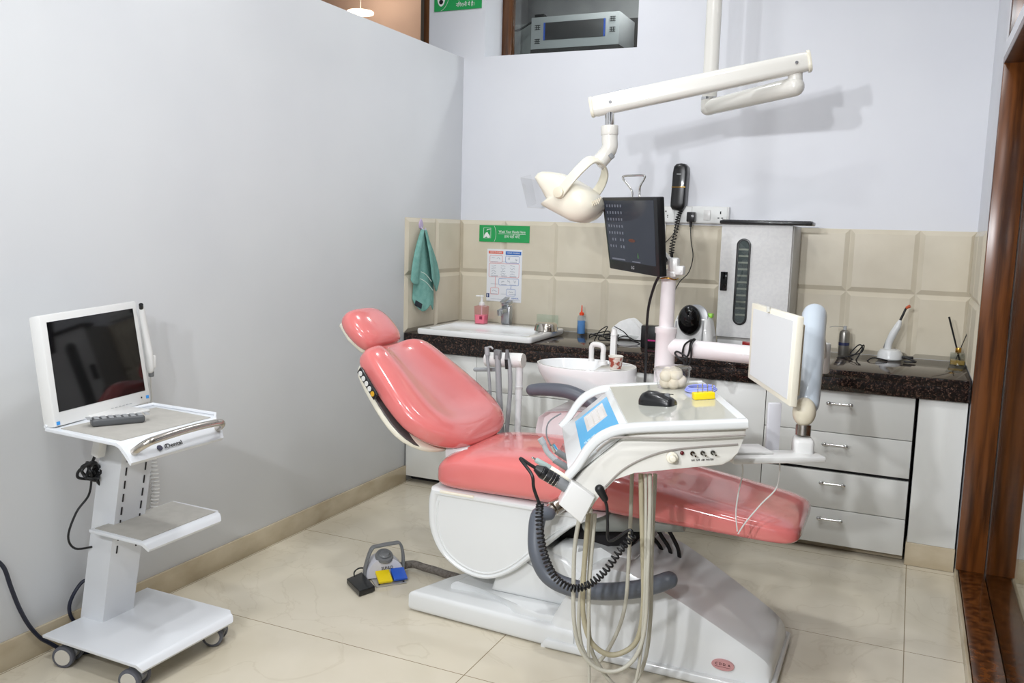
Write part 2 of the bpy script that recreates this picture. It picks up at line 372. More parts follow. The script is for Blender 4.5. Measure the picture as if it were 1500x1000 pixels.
tl.bb((.0, -.0012, .81), (W, 0, 1.4095)); tl.bb((0, -CD, .81), (.0012, 0, 1.4095)); tl.bb((W-.0012, -CD, .81), (W, 0, 1.4095))
struct(tl.build('trim_2', tile_m, ang=20))

# ------------------------------------------------------------------ counter and cabinets
ct = MB(); ct.bb((.002, -CD, .775), (W-.006, -.012, HC), .004); ct.bb((.002, -CD, .7185), (W-.006, -CD+.035, .776), .003)
tag(ct.build('worktop', gran_m), 'long dark brown speckled granite worktop along the tiled back wall', 'worktop')
CF, CZ0, CZ1 = -.592, .034, .714
def carcass(p, x0, x1):
    MB().bb((x0+.002, CF+.022, .10), (x1-.002, -.03, .716)).bb((x0+.002, -.53, .002), (x1-.002, -.03, .1)).build('cabinet_body', gap_m, p, smooth=False)
def front(p, nm, x0, x1, z0, z1): return MB().bb((x0+.0015, CF, z0+.0015), (x1-.0015, CF+.02, z1-.0015), .0015).build(nm, lam_m, p)
def handle(par, x, z, L=.1):
    m = MB(); m.tube([(x-L/2+.012, CF-.024, z), (x+L/2-.012, CF-.024, z)], .0055, 10, smooth=False)
    for s in (-1, 1):
        m.cyl((x+s*(L/2-.014), CF, z), (x+s*(L/2-.014), CF-.024, z), .005, seg=10); m.ball((x+s*(L/2-.01), CF-.024, z), (.012, .009, .009), seg=12, rn=8)
    return m.build('handle', chrome_m, par)
cA = thing('base_cabinet', 'plain white door cabinet in the left corner behind the pink backrest', 'cabinet', (.2, -.3, 0)); carcass(cA, .004, .42); front(cA, 'door', .006, .42, CZ0, CZ1)
cB = thing('base_cabinet', 'white drawer cabinet under the steel bowl and blue bottle, behind the hose holder', 'cabinet', (.7, -.3, 0)); carcass(cB, .42, .98)
for z0, z1 in ((.034, .25), (.25, .385), (.385, .543), (.543, .714)): front(cB, 'drawer', .42, .98, z0, z1)
cC = thing('base_cabinet', 'white two door cabinet beneath the silver steriliser cabinet', 'cabinet', (1.4, -.3, 0)); carcass(cC, .98, 1.858)
front(cC, 'door', .98, 1.42, CZ0, CZ1); front(cC, 'door', 1.42, 1.858, CZ0, CZ1)
cD = thing('drawer_cabinet', 'white cabinet of four handled drawers beyond the pink foot end', 'cabinet', (2.16, -.3, 0)); carcass(cD, 1.858, 2.4638)
for (z0, z1), hp in zip(((.034, .1933), (.1933, .358), (.3653+.004, .5314), (.5314, .716)), ((1215, 761), (1219, 709), (1223, 652), (1230, 592))):
    f = front(cD, 'drawer', 1.858, 2.46, z0, z1); q = ay(hp[0], hp[1], CF-.02); handle(f, q.x, q.z, .108)
MB().bb((1.86, -.535, .002), (2.46, -.53, .075)).build('toe_kick', skirt_m, cD)
cE = thing('filler_cabinet', 'narrow white end panel cabinet beside the dark wooden doorway', 'cabinet', (2.56, -.3, 0))
MB().bb((2.472, CF, .1), (W-.008, -.03, .716), .002).build('panel', lam_m, cE)
MB().bb((2.468, CF-.004, .001), (W-.006, -.5, .0994), .002).build('skirting', skirt_m, cE)

# ------------------------------------------------------------------ dental chair
YN, YF, YC = -1.93, -1.45, -1.69
X_, Y_, Z_ = V((1, 0, 0)), V((0, 1, 0)), V((0, 0, 1))
ch = thing('dental_chair', 'reclined pink vinyl dental chair with white base, in the middle of the marble floor', 'dental chair', (1.4, YC, 0))
# base: low plate at the head end, sloping cover at the foot end
bp = MB(); bp.prism([(.86, -1.965), (1.5, -2.0), (1.52, -1.42), (1.12, -1.44), (.985, -1.66), (.93, -1.80)], (0, 0, .002), X_, Y_, Z_, .075, .018, 4)
base = bp.build('base_plate', white_m, ch)
MB().prism([(.985, -1.88), (1.1, -1.865), (1.2, -1.90), (1.27, -1.955), (1.36, -1.965), (1.5, -1.965), (1.5, -1.45), (1.15, -1.46), (1.03, -1.66)], (0, 0, .06), X_, Y_, Z_, .042, .014, 4).build('base_step', white_m, base)
hv = []
def lerp(a, b, t): return a+(b-a)*t
for x, zt in ((1.385, .03), (1.395, .06), (1.42, .118), (1.445, .165), (1.475, .215), (1.51, .262), (1.55, .294), (1.60, .307), (1.66, .304), (1.75, .278), (1.85, .236), (1.95, .188), (2.02, .153), (2.07, .126), (2.095, .108), (2.11, .088), (2.116, .06)):
    t = (x-1.45)/(2.12-1.45); n_, f_ = -2.0+.03*max(0, (x-2.02)/.1)**2*.5, lerp(-1.42, -1.56, t); ze = max(zt-.016, .01)
    hv.append([V((x, n_+.006, .0)), V((x, n_+.006, .02 if zt > .05 else .01)), V((x, n_+.012, ze*.3)), V((x, n_+.018, ze*.65)), V((x, n_+.026, ze-.012*(zt > .05))), V((x, n_+.036, ze+.008)), V((x, n_+.065, zt)), V((x, (n_+f_)/2, zt+.003)),
               V((x, f_-.085, zt)), V((x, f_-.056, ze-.004)), V((x, f_-.036, ze*.55)), V((x, f_-.022, .01)), V((x, f_-.022, 0))])
m = MB(); m.rings(hv)
bc = m.build('base_cover', white_m, ch, ang=28)
MB().prism([(1.40, -2.008), (2.112, -2.008), (2.128, -1.97), (2.125, -1.565), (1.45, -1.41)], (0, 0, .003), X_, Y_, Z_, .034, .012, 3).build('base_skirt', white_m, bc)
# oval maker's sticker near the foot of the cover
q = ay(1059, 973, -1.986); tdir = V((1, 0, 0)); nrm = V((0, -1, 0))
Ms = frame(q+nrm*.005, tdir, Z_)
em = MB(); em.rings([[Ms @ V((.034*math.cos(2*PI*i/32), .0165*math.sin(2*PI*i/32), z)) for i in range(32)] for z in (-.014, .0006)])
emb = em.build('sticker', mat('pink sticker', (196, 146, 146), .4), bc)
text('C D D  A', .0105, Ms @ M4.Translation((0, .003, .0012)), mat('maroon ink', (60, 20, 26), .5), 'lettering', emb, width=.046)
MB().box((0, -.0055, .001), (.046, .001, .0006)).build('rule', mat('brown rule', (128, 80, 80), .5), emb).data.transform(Ms)
# lower lifting link between base and seat shell
lk_ = MB(); lk_.prism([(1.14, .10), (1.17, .2), (1.26, .262), (1.34, .29), (1.42, .27), (1.52, .2), (1.50, .1)], (0, -1.885, 0), X_, Z_, Y_, .40, .02, 3)
lk_.build('lifting_link', white_m, ch)
MB().prism([(1.31, .20), (1.34, .275), (1.39, .312), (1.46, .318), (1.54, .308), (1.60, .322), (1.66, .312), (1.64, .1), (1.36, .1)], (0, -1.875, 0), X_, Z_, Y_, .40, .02, 3).build('cowl', white_m, ch)
ri = MB(); ri.tube([(1.25, -1.888, .245), (1.33, -1.889, .215), (1.42, -1.889, .19), (1.48, -1.889, .16)], .0022, 6); ri.build('link_seam', lgrey_m, ch)
# shell under the seat
sh = [(.915, .452), (.905, .40), (.91, .31), (.94, .24), (.985, .195), (1.05, .163), (1.12, .153), (1.185, .168), (1.26, .215), (1.36, .31), (1.46, .40), (1.56, .452)]
P2, _q = spline([V((a, c, 0)) for a, c in sh], [1]*len(sh), 5); sh = [(p.x, p.y) for p in P2]
s_ = MB(); s_.pillow(sh, (0, YC, 0), X_, Z_, Y_, [(-.226, .80), (-.2265, .86), (-.232, .88), (-.2345, .91), (-.2335, .95), (-.228, .98), (-.215, 1.0), (-.19, 1.003), (.2, 1.003), (.225, .99), (.236, .95), (.232, .9)])
shell = s_.build('seat_shell', white_m, ch, ang=35)
cx_ = sum(p[0] for p in sh)/len(sh); cz_ = sum(p[1] for p in sh)/len(sh)
MB().tube([(cx_+(a-cx_)*.83, YC-.2262, cz_+(c-cz_)*.82) for a, c in sh[2:-2]], .0035, 8, 1).build('shell_bead', white_m, shell)
MB().bb((.955, YC-.236, .438), (1.09, YC-.2, .448), .003).build('trim_bar', pl_cream, shell)
MB().bb((1.36, -1.80, .29), (1.62, -1.52, .45), .01).build('seat_gap_shade', gap_m, ch)  # shade of the gap below the seat, put in as a dark block
MB().cyl(ay(856, 764, -1.85), ay(1003, 764, -1.85), .032, .032, 24, .006).build('actuator', mat('grey green metal', (150, 154, 150), .35), ch)
cb = MB()
for k in range(3): cb.tube([(1.62+.04*k, -1.74, .42), (1.66+.04*k, -1.72, .35), (1.70+.03*k, -1.70, .29), (1.69+.03*k, -1.66, .2)], .007, 8)
cb.build('cables', rubber_m, ch)
lp = MB(); lp.prism([(1.44, .455), (2.0, .445), (1.98, .428), (1.75, .42), (1.44, .42)], (0, YC-.08, 0), X_, Z_, Y_, .2, .006); lp.build('leg_rest_frame', mgrey_m, ch)
# cushions
def cushion(name, st, parent, m=pink_m, crown=.0):
    R_ = []
    for x, zb, zt, hw, yc in st:
        ring = superring((x, yc, (zb+zt)/2), Y_, Z_, hw, (zt-zb)/2, 4.2, 56)
        for p in ring:
            if p.z > (zb+zt)/2: p.z += crown*max(0, 1-((p.y-yc)/hw)**2)
        R_.append(ring)
    mb = MB(); mb.rings(R_); return mb.build(name, m, parent, ang=70, sub=1)
cushion('seat_cushion', [(.918, .475, .505, .15, YC), (.922, .462, .53, .19, YC), (.94, .45, .553, .222, YC), (.975, .444, .575, .238, YC), (1.04, .442, .590, .243, YC), (1.15, .444, .598, .243, YC), (1.3, .446, .603, .243, YC), (1.45, .446, .597, .242, YC), (1.54, .447, .589, .24, YC), (1.565, .452, .58, .235, YC), (1.572, .47, .56, .225, YC)], ch, crown=.006)
cushion('leg_rest_cushion', [(1.556, .455, .565, .22, YC), (1.56, .447, .582, .236, YC), (1.6, .444, .582, .238, YC), (1.75, .442, .558, .234, YC), (1.9, .440, .536, .228, YC+.002), (2.02, .438, .519, .222, YC), (2.09, .437, .510, .214, YC-.004), (2.125, .439, .502, .203, YC-.006), (2.15, .446, .492, .188, YC-.008), (2.162, .462, .476, .165, YC-.008)], ch, crown=.004)
# backrest
A_ = V((-.731, 0, .682)); N_ = V((.682, 0, .731)); B0 = V((.965, YC, .60))
YB_ = YC+.018
def backloft(st, dish=0, p=3.4, n=56):
    R_ = []
    for s, hw, n0, n1 in st:
        yb = YB_-.05*max(0, s)/.47; c = V((B0.x, yb, B0.z))+A_*s; mid = (n0+n1)/2; h = (n1-n0)/2
        ring = superring(c+N_*mid, Y_, N_, hw, h, p, n)
        for q in ring:
            t = (q-c-N_*mid).dot(N_); u = (q.y-yb)/hw
            if t > 0: q += N_*(-dish*max(0, 1-(u/.62)**2)*min(1, max(0, s-.05)/.05)*min(1, h/.05))
        R_.append(ring)
    return MB().rings(R_)
bst = [(-.043, .07, .016, .024), (-.038, .12, .004, .034), (-.026, .17, -.012, .044), (-.004, .212, -.03, .052), (.03, .250, -.05, .057), (.07, .278, -.06, .055), (.12, .296, -.068, .048), (.17, .296, -.07, .045), (.24, .282, -.072, .045), (.31, .256, -.074, .045), (.39, .230, -.075, .044), (.43, .215, -.073, .040), (.455, .195, -.064, .028), (.468, .172, -.05, .012), (.473, .12, -.035, -.008)]
back = backloft(bst, .030).build('backrest_cushion', pink_m, ch, ang=70, sub=1)
sst = [(.0, .12, -.05, -.04), (.006, .17, -.062, -.036), (.03, .225, -.085, -.045), (.08, .27, -.10, -.05), (.14, .292, -.108, -.055), (.22, .278, -.11, -.055), (.31, .246, -.108, -.055), (.39, .212, -.106, -.055), (.43, .188, -.102, -.056), (.452, .155, -.094, -.06), (.46, .12, -.09, -.066)]
backloft(sst).build('backrest_shell', pl_cream, ch, ang=60, sub=1)
backloft([(q, hw*1.012, -.074, -.058) for q, hw, n0, n1 in sst[2:-1]]).build('piping', mat('dark seam', (84, 78, 78), .5), ch, ang=60, sub=1)
MB().bb((.93, YC-.16, .50), (1.03, YC+.14, .585), .012).build('hinge_cover', white_m, ch)
# key panel on the near edge of the backrest
kp0 = ay(528, 543, -1.965); kp1 = ay(550, 580, -1.995); kd = (kp1-kp0); kn = V((-.25, -.97, -.05)).normalized(); kw = kd.normalized().cross(kn).normalized()
kp = MB(); kc = (kp0+kp1)/2
Rk = M4((kd.normalized(), kw, kd.normalized().cross(kw))).transposed()
kp.box(kc, (kd.length+.012, .028, .012), Rk, .003); key = kp.build('key_panel', black_m, ch)
pad_w = mat('white key', (226, 226, 222), .4); pad_y = mat('amber key', (222, 168, 40), .4)
for i in range(5):
    c = kc+kd*(-.4+.2*i)
    MB().cyl(c+kn*.005, c+kn*.0085, .0095, .009, 16).build('key', pad_y if i == 4 else pad_w, key)
# headrest
HCn = ay(544, 482, YC)
hs = MB(); R_ = []
for s, hw, k in [(-.092, .06, .25), (-.087, .096, .6), (-.066, .122, .88), (-.025, .134, 1), (.025, .134, 1), (.064, .121, .9), (.085, .095, .62), (.091, .06, .28)]:
    R_.append(superring(HCn+A_*s*1.02, Y_, N_, hw, .052*k, 2.6, 40))
hs.rings(R_); head = hs.build('headrest', pink_m, ch, ang=70, sub=1)
hb = MB(); hb.rings([superring(HCn-N_*.034+A_*s, Y_, N_, hw, .03*k, 2.6, 32) for s, hw, k in [(-.08, .07, .4), (-.066, .10, .9), (0, .115, 1), (.07, .10, .9), (.084, .07, .4)]])
hb.build('headrest_shell', pl_cream, head, ang=60)
MB().box((HCn+B0+A_*.44)/2-N_*.06, (.035, .012, .3), M4((N_, Y_, A_)).transposed(), .003).build('headrest_stem', chrome_m, ch)
# armrests: the near one swung down beside the seat, the far one up
n1 = MB(); n1.capsule([ay(804, 752, -1.985), ay(790, 754, -2.0), ay(785, 780, -2.02), ay(787, 812, -2.04), ay(803, 843, -2.045), ay(836, 860, -2.045), ay(880, 866, -2.045), ay(930, 863, -2.045), ay(960, 856, -2.045), ay(980, 849, -2.045)], [.022, .027, .026, .026, .027, .028, .027, .027, .027, .026], 20)
arm = n1.build('armrest', dgrey_m, ch)
cc = ay(810, 745, -1.96)
MB().cyl(ay(803, 752, -1.975), cc, .022, .022, 20).cyl(cc, cc+V((.03, .05, .02)), .026, .026, 20, .003).build('pivot', steel_m, arm)
n2 = MB(); n2.capsule([ay(779, 571, -1.40), ay(800, 570, -1.40), ay(830, 573, -1.40), ay(855, 583, -1.40), ay(872, 595, -1.40), (1.40, -1.40, .62), (1.43, -1.40, .55)], [.023, .026, .027, .027, .027, .025, .022], 20)
arm2 = n2.build('armrest', dgrey_m, ch)
MB().cyl((1.43, -1.40, .55), (1.43, -1.40, .44), .022, .022, 16).cyl((1.43, -1.40, .445), (1.43, -1.52, .445), .02, .02, 16).build('pivot', steel_m, arm2)

# ------------------------------------------------------------------ spittoon unit with column, and the instrument tray on its arm
sp = thing('spittoon_unit', 'white spittoon unit with oval basin, arched tap and tall column behind the pink chair', 'dental unit', (1.4, -1.2, 0))
bd = [(1.095, .34), (1.09, .58), (1.10, .63), (1.135, .655), (1.24, .67), (1.42, .69), (1.47, .745), (1.53, .772), (1.62, .772), (1.67, .755), (1.685, .70), (1.68, .34), (1.62, .31), (1.16, .31)]
bdm = MB(); bdm.pillow(bd, (0, -1.21, 0), X_, Z_, Y_, [(-.165, .93), (-.178, .96), (-.185, .99), (-.175, 1), (.175, 1), (.185, .99), (.178, .95), (.17, .9)])
pinkw = mat('blush white plastic', (236, 230, 231), .28, coat=.3)
bdm.build('body', pinkw, sp, ang=35)
MB().bb((1.2, -1.3, .0), (1.42, -1.1, .33), .02).build('pedestal', white_m, sp)
bl = MB(); rg = []
def ell(cx, cy, rx, ry, z, n=48):
    out = []
    for i in range(n):
        t = 2*PI*i/n; x = rx*math.cos(t); y = ry*math.sin(t)
        if x > 0: y *= 1.0; x = rx*math.copysign(abs(math.cos(t))**.8, math.cos(t))
        out.append(V((cx+x, cy+y, z+.012*0)))
    return out
for a in [(1.30, -1.2, .08, .07, .672), (1.29, -1.2, .115, .10, .68), (1.265, -1.2, .16, .13, .705), (1.245, -1.2, .188, .148, .745), (1.23, -1.2, .203, .158, .79), (1.225, -1.2, .208, .162, .818), (1.225, -1.2, .206, .16, .826), (1.224, -1.2, .199, .153, .827), (1.222, -1.2, .193, .147, .822), (1.222, -1.2, .18, .135, .79), (1.225, -1.2, .14, .10, .755), (1.23, -1.2, .06, .05, .735)]:
    rg.append(ell(*a))
bl.rings(rg); bowl = bl.build('basin', porc_m, sp, ang=60)
dk = MB(); dk.prism([(1.30, -1.33), (1.38, -1.31), (1.418, -1.26), (1.428, -1.2), (1.418, -1.13), (1.38, -1.09), (1.30, -1.07), (1.285, -1.2)], (0, 0, .80), X_, Y_, Z_, .026, .006); dk.build('deck', porc_m, bowl)
aL, aR, aT = ay(866, 527, -1.24), ay(883, 530, -1.24), ay(874, 508, -1.24)
tp = MB(); tp.tube([aL, aL+Z_*.03, aL+Z_*.052, aL+Z_*.064+X_*.010, aR+Z_*.066-X_*.010, aR+Z_*.054, aR+Z_*.03, aR-Z_*.004], .0105, 14, 8); tp.cyl(aR-Z_*.01, aR+Z_*.004, .02, .018, 20)
tp.cyl(aL-Z_*.004, aL+Z_*.006, .014, .012, 20); tp.build('tap', pl_white, sp)
spb = ay(898, 527, -1.2); sm = MB(); sm.cyl(spb-Z_*.01, spb+Z_*.10, .0165, .0145, 4); sm.cyl(spb+Z_*.10, spb+Z_*.125, .0145, .009, 12); sm.build('cup_filler', pl_white, sp, ang=30)
CX, CY = 1.549, -1.2
c = MB(); c.lathe((CX, CY, 0), [(.05, .765), (.044, .772), (.039, .78), (.039, .975), (.043, .98), (.043, 1.0), (.029, 1.004), (.028, 1.2), (.02, 1.205)]); c.build('column', pinkw, sp)
MB().box((CX, CY, 1.212), (.07, .06, .03), None, .008).box((CX+.045, CY-.012, 1.225), (.035, .04, .035), None, .006).box((CX+.02, CY-.01, 1.245), (.04, .045, .055), None, .01).cyl((CX+.05, CY-.035, 1.222), (CX+.05, CY-.03, 1.222), .006).build('monitor_clamp', pl_white, sp)
hA0, hA1 = ay(975, 507, CY), ay(1206, 530, CY)
MB().cyl(hA0, hA1, .0345, .0345, 28, .006).build('swing_arm', pinkw, sp)
k0 = at(1205, 524, 3.16)
MB().cyl(k0-Z_*.055, k0+Z_*.055, .026, .026, 20, .006).build('arm_joint', pl_white, sp)
# spring arm, wrapped in pale plastic, knuckle, block and bracket plate
wrap_m = mat('pale blue plastic wrap', (203, 214, 224), .32, coat=.5)
p0, p1 = at(1181, 590, 2.55), at(1193, 462, 2.92)
MB().capsule([p0, (p0+p1)/2, p1], [.037, .040, .040], 24).build('spring_arm', wrap_m, sp)
MB().tube([p1, (p1+k0)/2+Z_*.02, k0], .018, 12).build('arm_link', pl_white, sp)
kn_ = at(1178, 603, 2.52)
MB().ball(kn_, (.033, .034, .042)).build('knuckle', pl_cream2, sp)
MB().cyl(at(1177, 622, 2.52), at(1176, 637, 2.52), .0215, .0215, 24).build('joint_ring', steel_m, sp)
blk = at(1176, 650, 2.52)
Rz = Euler((0, 0, math.radians(14))).to_matrix()
MB().box(blk-Z_*.006, (.056, .07, .054), Rz, .012, 3).build('arm_block', pl_white, sp)
g0, g1 = at(1072, 664, 2.46), at(1192, 667, 2.50); gx = (g1-g0); gc = (g0+g1)/2
gz = math.atan2(gx.y, gx.x); Rg = Euler((0, 0, gz)).to_matrix()
MB().box(gc-Z_*.006, (gx.length+.03, .09, .018), Rg, .006).box(gc+Z_*.006-X_*.07, (.11, .10, .008), Rg, .003).build('bracket_plate', pl_white, sp)
st0 = at(1131, 652, 2.53)
MB().box(st0+Z_*.055, (.04, .012, .14), Rg, .003).build('viewer_post', mat('translucent white', (206, 206, 212), .3), sp)

# tray (slightly tilted, long side towards the head of the chair)
D1 = V((-.391, .92, -.011)).normalized(); EX = V((.917, .391, .079)); EY = D1; EZ = EX.cross(EY).normalized(); EX = EY.cross(EZ).normalized(); P0 = V((1.768, -2.384, .87))
def L(x, y, z): return P0+EX*x+EY*y+EZ*z
tr = thing('instrument_tray', 'white dental instrument tray with blue keypad and hanging hoses above the pink foot rest', 'instrument tray', (1.9, -2.1, 0))
# body: profile extruded across
prof = [(.300, -.012), (.298, -.03), (.288, -.055), (.275, -.085), (.262, -.105), (.234, -.117), (.129, -.120), (.006, -.121), (-.047, -.137), (-.083, -.172), (-.118, -.235), (-.150, -.215), (-.160, -.150), (-.128, -.118), (0, -.022)]
b_ = MB(); b_.prism(prof, L(0, -.012, 0), EX, EZ, EY, .595, .006, 2); b_.build('tray_body', pl_ivory, tr, ang=35)
# raised rim along both long sides and the far right, following the same curve
rim = [(.306, -.006), (.30, .004), (.15, .006), (.0, .006), (-.04, .0), (-.08, -.016), (-.112, -.042), (-.134, -.076), (-.145, -.105), (-.168, -.125)]
inn = [(.306, -.022), (.15, -.022), (.0, -.020), (-.035, -.022), (-.072, -.034), (-.100, -.056), (-.119, -.084), (-.129, -.108), (-.152, -.142)]
rm = MB()
mid_ = [(.298, -.008), (.15, -.007), (.06, -.006), (0, -.007), (-.04, -.012), (-.08, -.029), (-.108, -.054), (-.127, -.080), (-.144, -.103), (-.166, -.126)]
for y0 in (-.0175, .5925):
    P, _q = spline([L(x, y0, z) for x, z in mid_], [1]*len(mid_), 5); R_ = []
    for i, p in enumerate(P):
        d_ = (P[min(i+1, len(P)-1)]-P[max(i-1, 0)]).normalized(); s2 = d_.cross(EY).normalized(); k = 1-.25*max(0, i/(len(P)-1)-.4)
        R_.append([p+EY*a*.035+s2*b_*.026*k for a, b_ in rrect(1, 1, .3, 4)])
    rm.rings(R_)
rm.prism([(.278, -.03), (.278, .004), (.300, .004), (.306, -.006), (.306, -.024), (.300, -.03)], L(0, 0, 0), EX, EZ, EY, .575, .004, 2)
rm.build('rim', white_m, tr, ang=35)
MB().slab([L(-.004, 0, .003), L(.278, 0, .003), L(.278, .575, .003), L(-.004, .575, .003)], .02).build('tray_mat', mat('grey glass tray top', (196, 197, 188), .06, coat=.4), tr)
# seams on the near face
sm_ = MB(); sm_.tube([L(.29, -.036, -.034), L(.13, -.0365, -.0345), L(-.03, -.0365, -.026), L(-.062, -.0365, -.036), L(-.09, -.0365, -.058)], .0032, 6)
sm_.build('seam', mat('shadow gasket', (150, 144, 138), .6), tr)
sm_ = MB(); sm_.tube([L(.275, -.0135, -.083+.02), L(.13, -.0135, -.068), L(.05, -.0135, -.083), L(-.02, -.0135, -.115), L(-.07, -.0135, -.16)], .003, 6)
sm_.build('seam', MATS['shadow gasket'], tr)
# sloping key panel
K0, K1 = (.0, -.003), (-.165, -.126)
def KP(t, y, h=0):
    d_ = (EX*(K1[0]-K0[0])+EZ*(K1[1]-K0[1])); n_ = EY.cross(d_).normalized()
    n_ = n_ if n_.dot(EZ) > 0 else -n_
    return L(K0[0], y, K0[1])+d_*t+n_*h
kpm = MB(); kpm.slab([KP(1.0, 0, .0), KP(0, 0, .0), KP(0, .575, .0), KP(1.0, .575, .0)], .014, .003); kpan = kpm.build('key_panel', white_m, tr)
def patch(t0, t1, y0, y1, h, m_, nm, par): return MB().slab([KP(t1, y0, h), KP(t0, y0, h), KP(t0, y1, h), KP(t1, y1, h)], .0012).build(nm, m_, par, smooth=False)
lab = patch(.12, .74, .05, .50, .0015, blue_m, 'blue_label', kpan)
patch(.22, .58, .26, .46, .0025, mat('key window', (214, 210, 206), .2), 'key_window', lab)
for i in range(3): patch(.26+.10*i, .33+.10*i, .28, .44, .0032, mat('key strip%d' % i, (220, 217, 214), .3), 'key', lab)
Mk = frame(KP(.58, .155, .003), KP(0, .155)-KP(1, .155), EY)
text('SET', .026, Mk, mat('pale blue ink', (190, 226, 244), .4), 'lettering', lab)
# knobs and switches on the near side
kb = L(.104, -.0145, -.088)
MB().cyl(kb, kb-EY*.012, .015, .015, 20, .002).cyl(kb-EY*.01, kb-EY*.026, .0095, .008, 20, .002).build('knob', pl_cream, tr)
q = L(.131, -.0145, -.079); MB().ball(q, .0055, seg=12, rn=8).build('indicator_lamp', mat('dark red lamp', (92, 20, 28), .2), tr)
for x in (.157, .183, .209):
    q = L(x, -.0145, -.080); MB().cyl(q, q-EY*.006, .0065, .006, 12).cyl(q-EY*.004, q-EY*.016+EX*.006-EZ*.005, .0025, .003, 8).build('toggle_switch', chrome_m, tr)
text('ON  OFF  AIR  WATER', .007, frame(L(.183, -.0135, -.1), EX, EZ), ink_m, 'lettering', tr, width=.058)
# handpiece holder bar along the head side
hq = [(-.157, -.132), (-.100, -.178), (-.138, -.246), (-.193, -.192)]
hbm = MB(); hbm.prism(hq, L(0, -.05, 0), EX, EZ, EY, .07, .004); hbm.build('holder_end', pl_white, tr)
hb2 = MB(); hb2.prism([(-.165, -.155), (-.12, -.178), (-.142, -.215), (-.184, -.19)], L(0, .02, 0), EX, EZ, EY, .46, .004); hb2.build('holder_bar', film_m, tr)
hd = (EX*-.80+EZ*.55).normalized()
def hp(nm, y, x, z, segs, par=tr):
    o = None; c0 = L(x, y, z)
    p = c0
    for i, (l, r0, r1, m_) in enumerate(segs):
        q = p+hd*l; mb = MB().cyl(p, q, r0, r1, 20, .0015)
        w = mb.build(nm if i == 0 else 'sleeve', m_, par if i == 0 else o); o = o or w
        p = q
    return o, p
hp1, e1 = hp('scaler_handpiece', -.015, -.150, -.170, [(.055, .0155, .0155, mgrey_m), (.035, .017, .017, rubber_m), (.012, .0175, .0175, black_m), (.02, .016, .009, rubber_m)])
for k in (0.055, .064, .073, .088): MB().cyl(L(-.150, -.015, -.170)+hd*k, L(-.150, -.015, -.170)+hd*(k+.0016), .0176, .0176, 20).build('silver_ring', chrome_m, hp1)
hp('syringe_handpiece', .035, -.150, -.160, [(.075, .0085, .0085, pl_cream), (.045, .009, .007, mat('sea grey', (160, 176, 172), .35)), (.012, .003, .003, chrome_m)])
hp3, e3 = hp('turbine_handpiece', .14, -.150, -.155, [(.06, .0095, .0085, mgrey_m)])
MB().capsule([e3-hd*.01, e3+hd*.02+EZ*.01, e3+hd*.032+EZ*.03], [.008, .0075, .007], 14).cyl(e3+hd*.030+EZ*.03-EX*.002, e3+hd*.042+EZ*.038, .009, .009, 16).build('turbine_head', lgrey_m, hp3)
hp4, e4 = hp('motor_handpiece', .24, -.150, -.150, [(.05, .010, .009, mgrey_m)])
MB().cyl(e4, e4+hd*.012+EZ*.012, .009, .008, 14).build('coupling', chrome_m, hp4)
MB().tube([e4+hd*.01, e4+hd*.03+EZ*.03, e4+hd*.02+EZ*.075, e4+EZ*.11+EX*.02], .0022, 8).build('wire', mgrey_m, hp4)
# hoses looping below the tray
def pv(v, *pp):
    out = []
    for px, py in pp:
        r = _ray(px, py); out.append(CP+r*(((P0+EY*v-CP).dot(EY))/r.dot(EY)))
    return out
HS = [(hose_m, .0058, .03, [(850, 752), (842, 800), (840, 860), (841, 910), (850, 950), (874, 978), (905, 982), (932, 960), (945, 915), (949, 830), (952, 750), (952, 694)]),
      (hose2_m, .0072, .06, [(862, 752), (858, 800), (854, 860), (855, 905), (866, 940), (890, 958), (915, 954), (934, 935), (942, 890), (942, 820), (940, 750), (939, 694)]),
      (hose_m, .0058, .09, [(868, 752), (864, 820), (862, 890), (864, 935), (872, 965), (900, 1003), (925, 1005), (945, 965), (953, 900), (955, 800), (960, 694)]),
      (hose_m, .0058, .22, [(866, 745), (855, 830), (848, 900), (852, 945), (866, 968), (880, 966), (902, 930), (916, 885), (921, 820), (924, 750), (926, 692)]),
      (hose_m, .0046, .04, [(872, 752), (864, 850), (862, 930), (863, 990), (864, 1030), (880, 1052), (905, 1050), (925, 1020), (938, 960), (944, 880), (946, 780), (946, 694)])]
for m_, r, v, pts in HS: MB().tube(pv(v, *pts), r, 10, 6).build('hose', m_, tr)
# black coiled lead from the scaler to the plug under the tray
co = pv(-.055, (791, 738), (790, 760), (793, 792), (801, 822), (815, 847), (838, 861), (862, 856), (886, 836), (908, 806), (928, 783))
P, _q = spline(co, [1]*len(co), 24); hx = []; n_ = len(P); tot = 46
for i in range(n_*2-1):
    j = i//2; p = P[j] if i % 2 == 0 else (P[j]+P[min(j+1, n_-1)])/2
    t_ = (P[min(j+1, n_-1)]-P[max(j-1, 0)]).normalized(); a_ = t_.cross(EY).normalized(); b2 = t_.cross(a_)
    ph = 2*PI*tot*i/(n_*2-1); hx.append(p+(a_*math.cos(ph)+b2*math.sin(ph))*.0085)
